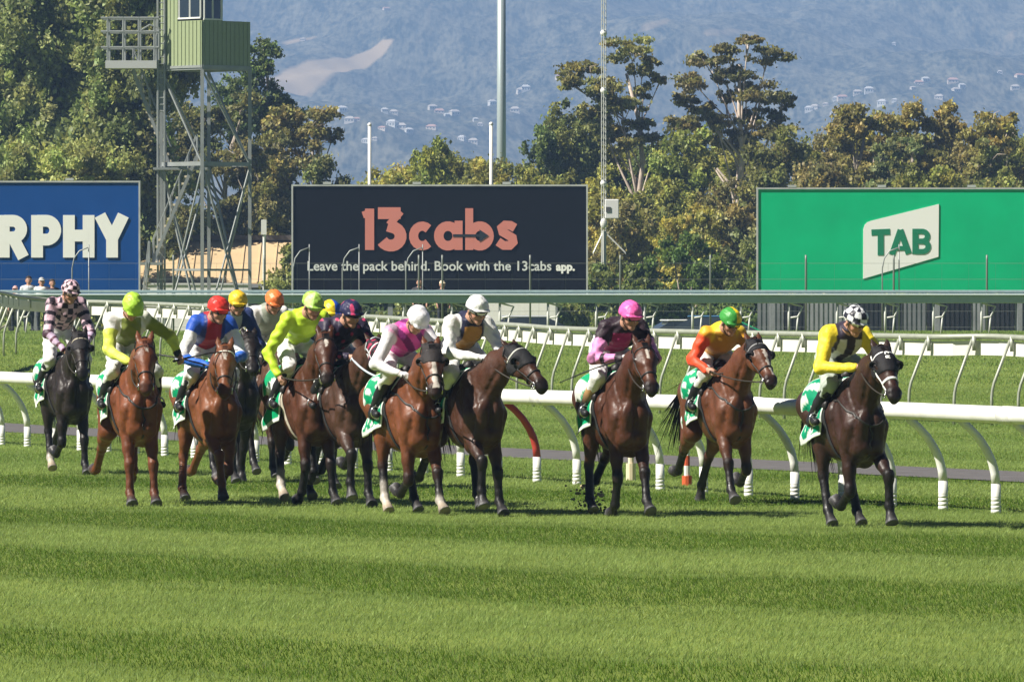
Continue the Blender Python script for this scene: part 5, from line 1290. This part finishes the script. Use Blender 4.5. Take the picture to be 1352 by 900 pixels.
    for k, (s_, sh, el, ha, hj, kn, an, to) in S_.items():
        wr = ha * .94 + el * .06
        J += [cap(ch * .6 + sh * .4, sh, .105, .080, k=.05, t='shoulder' + k), cap(sh, el, .078, .064, k=.035, t='upper' + k), cap(el, wr, .062, .040, k=.025, t='fore' + k)]
    fn = j['silks']
    wrap = lambda t, tt, P: np.asarray(fn(t, tt, P, ch)) * np.ones((len(P), 1))
    blob_obj('jacket', J, .0115, SILK, root, noise=.0075, nfreq=30, seed=int(j['seed']), tau=.0035, fn=wrap)
    # ---- breeches and boots
    bc = j.get('breeches', (.74, .74, .73)); Q = [cap(hip, hip + V(.12, 0, .03), .145, .125, k=.06, col=bc, ax=(1, 0, 0), s=1.1)]
    for k, (s_, sh, el, ha, hj, kn, an, to) in S_.items(): Q += [cap(hj, kn, .105, .078, k=.05, col=bc), cap(kn, kn * .6 + an * .4, .074, .058, k=.03, col=bc)]
    blob_obj('breeches', Q, .0125, PLAIN, root, noise=.008, nfreq=40, seed=int(j['seed']) + 3)
    btc = j.get('boots', (.016, .016, .018))
    for k, (s_, sh, el, ha, hj, kn, an, to) in S_.items():
        top = kn * .80 + an * .20; Q = [cap(top, top * .5 + an * .5, .066, .060, k=.02, col=j.get('boottop', btc)), cap(top * .5 + an * .5, an, .060, .046, k=.02, col=btc), cap(an + V(-.045, 0, -.04), to, .044, .036, k=.03, col=btc), cap(an + V(-.05, 0, -.05), an + V(-.05, 0, -.075), .034, k=.01, col=btc)]
        bo = blob_obj('boot', Q, .0125, LEATHER, root)
        st = MB(); c = an * .45 + to * .55; st.tube([c + np.array((.05 * math.cos(a), 0, .06 * math.sin(a) - .0)) for a in np.linspace(0, 2 * math.pi, 13)], .009, 6); p_ = c + np.array((0, 0, .06)); st.tube([p_, p_ * .5 + V(.10, .22 * s_, 1.5) * .5, V(.10, .20 * s_, 1.52)], .009, 6)
        st.build('stirrup', mat('bit_steel'), bo, True)
    # ---- helmet, goggles
    hcut = [(Fa(0, 0, .012), -u - w * .18)]
    Hm = [cap(Fa(-.02, 0, .045), Fa(.012, 0, .045), .122, .120, k=.02, cut=hcut, t='dome', ax=r_, s=.93)]
    Hm += [cap(Fa(.10, -.045, .035), Fa(.10, .045, .035), .052, k=.02, ax=u, s=.24, t='peak')]
    hf = j['helmet']
    def hcol(t, tt, P):
        q = P - Hc; return np.asarray(hf(q @ r_, q @ u - .045, q @ w, t)) * np.ones((len(P), 1))
    he = blob_obj('helmet', Hm, .009, GLOSS, root, noise=.0032, nfreq=55, tau=.004, fn=hcol)
    if j.get('pom'): b = MB(); b.cur = j['pom']; b.sphere(Fa(-.0, 0, .17), .018); b.build('pompom', PLAIN, he, True, True)
    b = MB(); b.cur = (.02, .02, .022)
    for s_ in (-1, 1): b.tube([Fa(.02, .098 * s_, .02), Fa(.03, .088 * s_, -.06), Fa(.05, .04 * s_, -.125), Fa(.055, 0, -.135)], .005, 6)
    b.build('chin_strap', LEATHER, he, True, True)
    if j.get('goggles', True):
        g = [cap(Fa(.094, -.045, .004), Fa(.094, .045, .004), .030, k=.02, col=(.012, .012, .014), ax=w, s=.55)]
        blob_obj('goggles', g, .008, mat('goggle_glass', None, rough=.12, spec=.7), root)
    if j.get('collar') is not None:
        b = MB(); b.cur = j['collar']; d = (Hc - nk); c = nk + (Hc - u * .06 - nk) * .35
        b.tube([c + r_ * .075 * math.cos(a) + w * .075 * math.sin(a) for a in np.linspace(0, 2 * math.pi, 17)], .018, 8); b.build('collar', PLAIN, root, True, True)
    # ---- whip, a thing of its own
    if j.get('whip'):
        k, dirw, L, lb = j['whip']; ha, el = S_[k][3], S_[k][2]; d = ha - el; d = d / np.linalg.norm(d); p0 = ha + d * .06; dv = np.array(dirw, float); dv = dv / np.linalg.norm(dv)
        wo = tag(empty('riding_whip', loc, yaw), lb, 'whip', 'whips carried by the jockeys')
        b = MB(); b.tube([p0 - dv * .10, p0 + dv * .10], [.012, .011], 8); b.build('handle', mat('whip_black', (.02, .02, .022), rough=.5), wo, True)
        b = MB(); b.tube([p0 + dv * .10, p0 + dv * (L * .6) - np.array((0, 0, .005)), p0 + dv * L - np.array((0, 0, .03))], [.009, .008, .007], 6); b.build('shaft', mat('whip_black'), wo, True)
        b = MB(); b.beam(p0 + dv * (L - .02) - np.array((0, 0, .03)), p0 + dv * (L + .14) - np.array((0, 0, .045)), .03, .008); b.build('flap', mat('whip_black'), wo)
    return root
# ================================================================== THE FIELD
BK = np.array((.014, .014, .018)); WH = np.array((.78, .78, .77)); LIME = np.array((.42, .62, .03)); PINK = np.array((.80, .16, .42)); NAVY = np.array((.018, .02, .06))
BLUE = np.array((.02, .09, .48)); RED = np.array((.62, .03, .025)); YEL = np.array((.80, .58, .02)); GOLD = np.array((.50, .25, .02)); ORG = np.array((.80, .17, .03)); GRN = np.array((.04, .25, .04))
def two(m, a, b): return np.where(np.asarray(m)[:, None], a, b)
def chk(P, s): return (np.floor(P[:, 0] / s + .3) + np.floor(P[:, 1] / s + .1) + np.floor(P[:, 2] / s)) % 2 < 1
def band(tt, a, b): return (tt > a) & (tt < b)
def s_lead(t, tt, P, ch):
    if t[:5] == 'upper' or t[:4] == 'fore': return YEL * np.array((1, 1.1, 1.5))
    if t[:5] == 'shoul': return two(tt > .7, YEL * np.array((1, 1.1, 1.5)), np.array((.03, .02, .04)))
    return two((P[:, 2] - ch[2] < -.02) & (np.sin(P[:, 0] * 38) > .2), WH * .8, np.array((.03, .022, .04)))
def s_orange(t, tt, P, ch):
    if t == 'upperR' or t == 'foreR': return np.array((.78, .075, .02))
    if t[:4] == 'fore' or t[:5] == 'upper': return GOLD * 1.1
    if t[:5] == 'shoul': return YEL * np.array((.95, .95, 1))
    return two(P[:, 2] > ch[2] + .06, YEL, GOLD)
def s_pink(t, tt, P, ch):
    d_ = np.array((.022, .010, .018))
    if t[:5] == 'upper': return two(tt > .45, PINK * np.array((.9, 1.7, 1.3)), d_)
    if t[:4] == 'fore': return two(band(tt, .12, .30) | band(tt, .45, .78), PINK * np.array((.9, 1.7, 1.3)), d_)
    if t == 'torso' or t == 'chest': return two((np.abs(P[:, 0]) < .10) & (P[:, 2] < ch[2] - .02), np.array((.38, .03, .13)), d_)
    return d_
def s_gold(t, tt, P, ch):
    if t[:5] in ('upper',) or t[:4] == 'fore': return WH
    if t[:5] == 'shoul': return two(tt > .55, WH, NAVY * .8)
    return two((np.abs(P[:, 0] - ch[0]) < .10) & (P[:, 2] < ch[2] + .0), np.array((.42, .20, .03)), NAVY * .8)
def s_magenta(t, tt, P, ch):
    if t[:5] == 'upper' or t[:4] == 'fore': return WH * np.array((.96, .94, 1.0))
    st = np.sin(P[:, 0] * 34 + P[:, 2] * 30) > 0
    return two(st, np.array((.66, .07, .34)), np.array((.17, .015, .13)))
def s_navy(t, tt, P, ch): return two(np.sin(P[:, 0] * 40) * np.sin(P[:, 2] * 40) > .75, np.array((.45, .04, .12)), np.array((.022, .016, .04)))
def s_yb(t, tt, P, ch): return two(P[:, 0] > 0, BLUE * .6, NAVY)
def s_lime(t, tt, P, ch): return LIME * np.array((1.08, 1.05, .9)) * np.ones((len(P), 1))
def s_orgwht(t, tt, P, ch):
    if t[:5] == 'upper': return two(band(tt, .45, .9), ORG, WH)
    if t[:4] == 'fore': return two(band(tt, .0, .25), BLUE * .5, WH)
    if t[:5] == 'shoul': return WH
    return np.array((.30, .33, .27))
def s_yel4(t, tt, P, ch): return two(np.abs(P[:, 0]) < .08, WH * .6, np.array((.03, .05, .16)))
def s_red3(t, tt, P, ch):
    if t[:5] == 'upper': return two(tt > .30, WH, BLUE)
    if t[:4] == 'fore': return BLUE * np.array((1.2, 1.6, 1.3))
    if t[:5] == 'shoul': return BLUE
    return two(np.abs(P[:, 0] - ch[0]) < .085, np.array((.36, .02, .025)), np.array((.012, .03, .16)))
def s_lime2(t, tt, P, ch):
    ly = np.array((.66, .74, .10))
    if t[:4] == 'fore': return two(tt > .86, np.array((.02, .03, .02)), ly) if t == 'foreL' else ly
    if t == 'upperL': return np.array((.22, .26, .03))
    if t[:5] == 'upper': return two(tt > .35, ly, WH)
    if t[:5] == 'shoul': return WH
    return two((np.abs(P[:, 0] - ch[0]) < .11) & (P[:, 2] < ch[2] + .06), np.array((.20, .24, .05)), WH)
def s_check1(t, tt, P, ch):
    a, b = np.array((.62, .42, .50)), np.array((.025, .018, .03))
    if t[:5] == 'upper': return two((tt * 3.2) % 1 > .42, a, b)
    if t[:4] == 'fore': return two((tt * 3) % 1 > .35, np.array((.5, .38, .52)), np.array((.09, .02, .04)))
    return two(chk(P, .075), a, b)
def h_plain(c, c2=None):
    def f(x, y, z, t): return np.array(c2 if (c2 is not None and t == 'peak') else c) * np.ones((len(x), 1))
    return f
def h_check(a, b, n=10, rows=.052):
    def f(x, y, z, t): return two((np.floor((np.arctan2(x, z) + .31) / (2 * np.pi / n)) + np.floor((y + .01) / rows)) % 2 < 1, a, b)
    return f
def h_half(a, b, pk=None):
    def f(x, y, z, t):
        c = two(x < -.005, a, b)
        if t == 'peak' and pk is not None: c = np.array(pk) * np.ones((len(x), 1))
        return c
    return f
def h_quart(a, b, n=6):
    def f(x, y, z, t): return two(np.floor((np.arctan2(x, z) + .6) / (2 * np.pi / n)) % 2 < 1, a, b)
    return f
def h_spots(a, b):
    def f(x, y, z, t): return two((np.sin(x * 42 + 1) * np.sin(z * 34 + y * 20) > .55), b, a)
    return f
def h_band(a, b):
    def f(x, y, z, t): return two((y < -.008) & (y > -.03), b, a)
    return f
CHEST = dict(coat=(.195, .064, .022), dark=(.085, .028, .012), points=False)
BAY = dict(coat=(.130, .044, .018), dark=(.008, .0065, .006)); DBAY = dict(coat=(.066, .024, .012), dark=(.007, .006, .0055)); BLACKH = dict(coat=(.018, .012, .010), dark=(.007, .006, .006))
def hood_star(l, n, x, c): return two(np.sin(l * 75) * np.sin(x * 60 + 1) > .35, np.array((.36, .03, .08)), c)
L_ = lambda *a: list(a)
FIELD = [
 # 13 leader
 (dict(DBAY, coat=(.042, .0165, .010), px=1142, py=697, yaw=19, head=14, nyaw=6, hyaw=11, hpitch=33, legs=dict(FR='fold2', FL=('lift', .03), HR=('under', -.02), HL=('plant', .07)), hair=(.016, .012, .010), cloth=((.0, .26, .13), (.72, .76, .72)), clothstyle='wave',
       bridle=(.02, .016, .014), noseband=(.74, .74, .74), whitecheek=True, browband=(.74, .74, .74), hood=dict(col=(.016, .015, .017), end=.27, letters=[([[(-22, 0), (-22, 38)], [(-22, 0), (16, 0)], [(16, 0), (16, 22)]], .085), ([[(-22, 0), (20, 0)], [(-22, 0), (-22, 22), (-2, 22), (-2, 0)], [(-2, 20), (20, 26)]], .145)]), reins=(.03, .025, .02), mane=1, breast=True,
       label='dark brown racehorse in black hood and white noseband, leading the field'),
  dict(label='leading jockey in yellow sleeves and black and white chequered cap', silks=s_lead, helmet=h_check(np.array((.76, .77, .80)), np.array((.018, .018, .03))), breeches=(.40, .45, .40), goggles=False, fyaw=18, fpitch=26, lean=-.06, elR=V(.36, -.38, 1.68), haR=V(.66, -.12, 1.69), fpz=0, collar=(.05, .04, .06))),  # breeches: shade on white cloth put into the grey green colour
 # 12
 (dict(BAY, breast=True, px=972, py=667, yaw=18, head=22, nyaw=6, hyaw=20, hpitch=35, legs=dict(FR=('fwd', -.02), FL=('fold2', .03), HR=('kick', .03), HL='push'), blaze=(.10, .52, .022, .014, .03), tail=(-.12, .1), cloth=((.0, .32, .14), (.70, .74, .72)), clothstyle='spots', hood=dict(col=(.016, .015, .017), end=.12), palehoof=False, socks={}, browband=(.25, .25, .25),
       label='bay racehorse with narrow white blaze, between the pink jockey and the leader'),
  dict(label='jockey in orange red and gold silks with green and yellow halved cap', silks=s_orange, helmet=h_half(np.array((.05, .30, .05)), YEL, (.05, .26, .05)), fyaw=14, fpitch=24, lean=-.03, elR=V(.16, -.36, 1.66), haR=V(.42, -.27, 1.56), boots=(.012, .012, .014), rise=-.06)),
 # 11
 (dict(DBAY, px=832, py=682, yaw=17, head=12, nyaw=7, hyaw=12, hpitch=32, legs=dict(FR=('hang', .0), FL=('fwd', -.03), HR=('plant', -.07), HL='kick'), coat=(.080, .027, .013), blaze=(.12, .24, .020, .012, .0), clothstyle='band', headtone=1.15,
       label='dark bay racehorse with small star ridden by the pink capped jockey'),
  dict(label='jockey in black and pink silks with bright pink cap and white gloves', silks=s_pink, helmet=h_plain((.82, .13, .42)), glove=(.74, .76, .74), boottop=(.42, .25, .11), fyaw=10, fpitch=16, lean=.04, rise=.02, elR=V(.36, -.32, 1.72), haR=V(.62, -.08, 1.73), whip=('R', V(-.55, -.95, -.32), .62, 'long black whip pointing down left from the pink capped jockey\'s hand'))),
 # 10
 (dict(DBAY, px=640, py=681, yaw=21, head=40, nyaw=10, hyaw=31, hpitch=40, lift=-.06, legs=dict(FR=('lift', .0), FL=('stand', .02), HR='kick', HL='under'), coat=(.068, .027, .015), hood=dict(col=(.02, .02, .022), end=.26), browband=(.5, .5, .45), clothstyle='wave',
       label='dark bay racehorse in black blinkers, head turned right, middle of the field'),
  dict(label='jockey in white sleeves, gold chest and white cap with a dark band', silks=s_gold, helmet=h_band(WH, (.03, .03, .05)), glove=(.72, .74, .78), rise=.02, hz=.03, fyaw=6, fpitch=18, lean=-.04, elR=V(.30, -.30, 1.74), haR=V(.60, -.06, 1.70))),
 # 9
 (dict(BAY, breast=True, px=558, py=679, yaw=22, head=6, nyaw=8, hyaw=4, hpitch=30, lift=.0, legs=dict(FR='fold2', FL=('fwd', -.03), HR=('under', -.06), HL=('plant', .05)), coat=(.165, .052, .019), blaze=(.20, .56, .020, .034, .012), socks=dict(FL=1, HR='high'), hood=dict(col=(.03, .026, .026), end=.20), cloth=((.0, .30, .13), (.74, .76, .74)), clothstyle='spots',
       label='bright bay racehorse with white blaze and white socks beside the blinkered horse'),
  dict(label='jockey in magenta silks with white sleeves and white cap, head bowed', silks=s_magenta, helmet=h_plain((.72, .71, .74)), fyaw=12, fpitch=48, lean=-.02, glove=(.74, .74, .76), elR=V(.26, -.40, 1.68), haR=V(.50, -.22, 1.58), knR=V(.30, -.27, 1.58), goggles=False)),
 # 8
 (dict(DBAY, px=470, py=669, yaw=20, head=28, nyaw=14, hyaw=18, hpitch=40, lift=-.02, legs=dict(FR=('lift', -.02), FL=('stand', .0), HR='swing', HL='kick'), coat=(.070, .032, .019), hood=dict(col=(.03, .022, .03), end=.30, fn=hood_star, cups=False), browband=(.7, .7, .7), bridle=(.45, .47, .5), reins=(.45, .52, .60), reinw=.012,
       label='dark racehorse wearing a red spotted hood and pale bridle, mid pack'),
  dict(label='jockey in dark navy silks and navy cap with red stars', silks=s_navy, helmet=h_spots(np.array((.022, .022, .07)), np.array((.5, .05, .14))), fyaw=14, fpitch=14, lean=-.02, goggles=False)),
 # 7 hidden
 (dict(DBAY, px=452, py=645, yaw=20, head=15, legs=dict(FR='stand', FL='fold2', HR='plant', HL='push'),
       label='dark bay racehorse almost hidden behind the lime jockey and the navy jockey'),
  dict(label='mostly hidden jockey in a yellow and blue halved cap', silks=s_yb, helmet=h_half(YEL, BLUE), lean=-.10, fyaw=4)),
 # 6
 (dict(DBAY, px=420, py=667, yaw=22, head=5, nyaw=4, hyaw=6, hpitch=28, lift=.05, legs=dict(FR=('hang', -.02), FL=('stand', .03), HR=('under', -.08), HL=('plant', .02)), coat=(.085, .029, .013), blaze=(.09, .20, .026, .014, .0), socks=dict(HR='high'), cloth=((.0, .30, .12), (.74, .76, .74)), clothstyle='band', drop=136, girthcol=(.5, .45, .36),
       label='bay racehorse with white star and one white hind sock under the lime jockey'),
  dict(label='jockey in shiny lime green silks and lime quartered cap, face hidden', silks=s_lime, helmet=h_quart(np.array((.34, .58, .08)), np.array((.60, .80, .30))), rise=.04, hz=.05, fyaw=12, fpitch=22, lean=-.02, hx=.0, elR=V(.16, -.42, 1.72), haR=V(.34, -.36, 1.47), elL=V(.3, .36, 1.72), haL=V(.50, .30, 1.62), knR=V(.26, -.22, 1.58), goggles=False)),
 # 5 behind
 (dict(DBAY, px=372, py=632, yaw=20, head=8, nyaw=-2, hyaw=4, lift=-.16, legs=dict(FR='stand', FL='fold2', HR='plant', HL='under'), coat=(.10, .045, .025),
       label='brown racehorse half hidden behind the lime jockey\'s horse'),
  dict(label='jockey in an orange cap and white sleeves with orange armbands', silks=s_orgwht, helmet=h_plain((.82, .20, .05)), lean=-.06, rise=.09, hz=.03, fyaw=4, fpitch=26, breeches=WH)),
 # 4 behind
 (dict(BLACKH, px=320, py=638, yaw=20, head=8, legs=dict(FR='stand', FL='back', HR='plant', HL='under'),
       label='black racehorse almost hidden behind the red capped jockey\'s chestnut'),
  dict(label='mostly hidden jockey in a yellow cap behind the red capped one', silks=s_yel4, helmet=h_plain((.80, .52, .03)), lean=-.02, rise=.08, hz=.03, fyaw=-6)),
 # 3
 (dict(CHEST, px=292, py=663, yaw=19, head=2, nyaw=8, hyaw=-6, hpitch=26, lift=-.04, legs=dict(FR=('lift', .06), FL=('fold2', -.04), HR=('plant', -.10), HL='kick'), coat=(.19, .064, .023), blaze=(.10, .20, .028, .016, 0), browband=(.72, .70, .62), tail=(.2, .1), hair=(.10, .04, .02),
       label='chestnut racehorse with white star and pale browband, red capped jockey up'),
  dict(label='jockey in blue and red silks with white sleeve tops and red cap', silks=s_red3, helmet=h_plain((.66, .04, .03)), fyaw=14, fpitch=12, lean=.0, rise=.04, hz=.05, elR=V(.34, -.38, 1.70), haR=V(.58, -.14, 1.62), whip=('R', V(-.35, -1.0, .30), .62, 'black whip held out to the left by the red capped jockey'))),
 # 2
 (dict(CHEST, breast=True, px=186, py=668, yaw=15, head=5, nyaw=6, hyaw=6, hpitch=24, lift=-.02, legs=dict(FR=('stand', .0), FL=('stand', .01), HR=('kick', -.03), HL=('swing', .0)), coat=(.18, .054, .019), blaze=(.09, .16, .018, .010, .02), hair=(.10, .035, .018), palehoof=False, clothstyle='wave',
       label='red chestnut racehorse with small white star, second from the left'),
  dict(label='jockey in lime and white silks and plain lime cap, one arm flung out', silks=s_lime2, helmet=h_plain((.40, .66, .06)), fyaw=8, fpitch=50, lean=-.07, rise=.03, hz=.05, elR=V(.34, -.30, 1.74), haR=V(.62, -.12, 1.62), elL=V(.12, .42, 1.90), haL=V(.2, .50, 1.70), glove=None, goggles=False, hx=.0, whip=('L', V(-.2, 1.0, .22), .55, 'black whip in the flung out hand of the lime and white jockey'))),
 # 1
 (dict(BLACKH, px=98, py=627, yaw=18, head=9, nyaw=7, hyaw=7, hpitch=25, lift=-.02, legs=dict(FR=('fold2', -.03), FL=('stand', .0), HR=('under', -.03), HL='kick'), coat=(.020, .013, .011), socks=dict(HR=1), browband=(.45, .40, .30), hood=dict(col=(.02, .018, .02), end=.20, cupcol=(.03, .03, .035)), clothstyle='wave',
       label='black racehorse in a dark blinker hood, last of the field at far left'),
  dict(label='jockey in pale pink and black checked silks and checked cap', silks=s_check1, helmet=h_check(np.array((.70, .48, .55)), np.array((.03, .02, .03)), 12, .045), rise=.12, hz=.13, fyaw=12, fpitch=20, lean=-.02, elR=V(.42, -.30, 1.86), haR=V(.66, -.14, 1.64), elL=V(.42, .26, 1.86), collar=None)),
]
for n_h, (hs_, js_) in enumerate(FIELD):
    js_.setdefault('haL', V(.66, .10, 1.68))
    js_.setdefault('haR', V(.66, -.10, 1.68))
    def hand_tip(h): return np.array(h) + V(.075, 0, -.01)
    hs_['_hands'] = (hand_tip(js_['haR']), hand_tip(js_['haL']) if js_['haL'][0] < .35 else V(.68, .06, 1.66))
    js_['seed'] = hs_['px']
    r_h, loc_h, yaw_h, dz_h = horse(hs_)
    jockey(js_, loc_h, yaw_h)

# turf thrown up by a hoof
gx, gy = ground_at(788, 676)
td = tag(empty('turf_divot', (gx, gy + .1, 0)), 'clods of turf and soil flying up beside the pink jockey\'s horse', 'turf clods', kind='stuff')
b = MB(); rs = np.random.default_rng(5)
for i in range(110):
    b.cur = [(.18, .12, .07), (.26, .32, .06), (.50, .40, .24), (.18, .22, .05), (.36, .30, .12)][i % 5]
    b.sphere((rs.normal() * .11 - .05, rs.normal() * .15, abs(.01 + .30 * rs.uniform(0, 1) ** 1.6)), rs.uniform(.005, .022) * (1.4 if i % 9 == 0 else 1), 6, 4, sc=(rs.uniform(.6, 1.6), 1, rs.uniform(.5, 1.2)))
b.build('clods', mat('soil', None, rough=.95, bump=.5), td, col=True)
# orange and white markers beyond the running rail
def marker(px, py, h, cols, label):
    x, y = ground_at(px, py); r = tag(empty('marker_post', (x, y, 0)), label, 'marker')
    b = MB(); n = len(cols)
    for i, c in enumerate(cols): b.cur = c; b.tube([(0, 0, h * i / n), (0, 0, h * (i + 1) / n)], .035 if i else .06, 10)
    b.build('shaft', mat('marker_paint', None, rough=.5), r, col=True)
marker(907, 641, .48, [(.55, .10, .03), (.7, .7, .68), (.5, .08, .03), (.7, .7, .68)], 'orange and white marker beyond the rail under the bay horse')
marker(833, 634, .42, [(.70, .60, .42), (.72, .62, .45)], 'short cream marker beyond the rail between two horses')
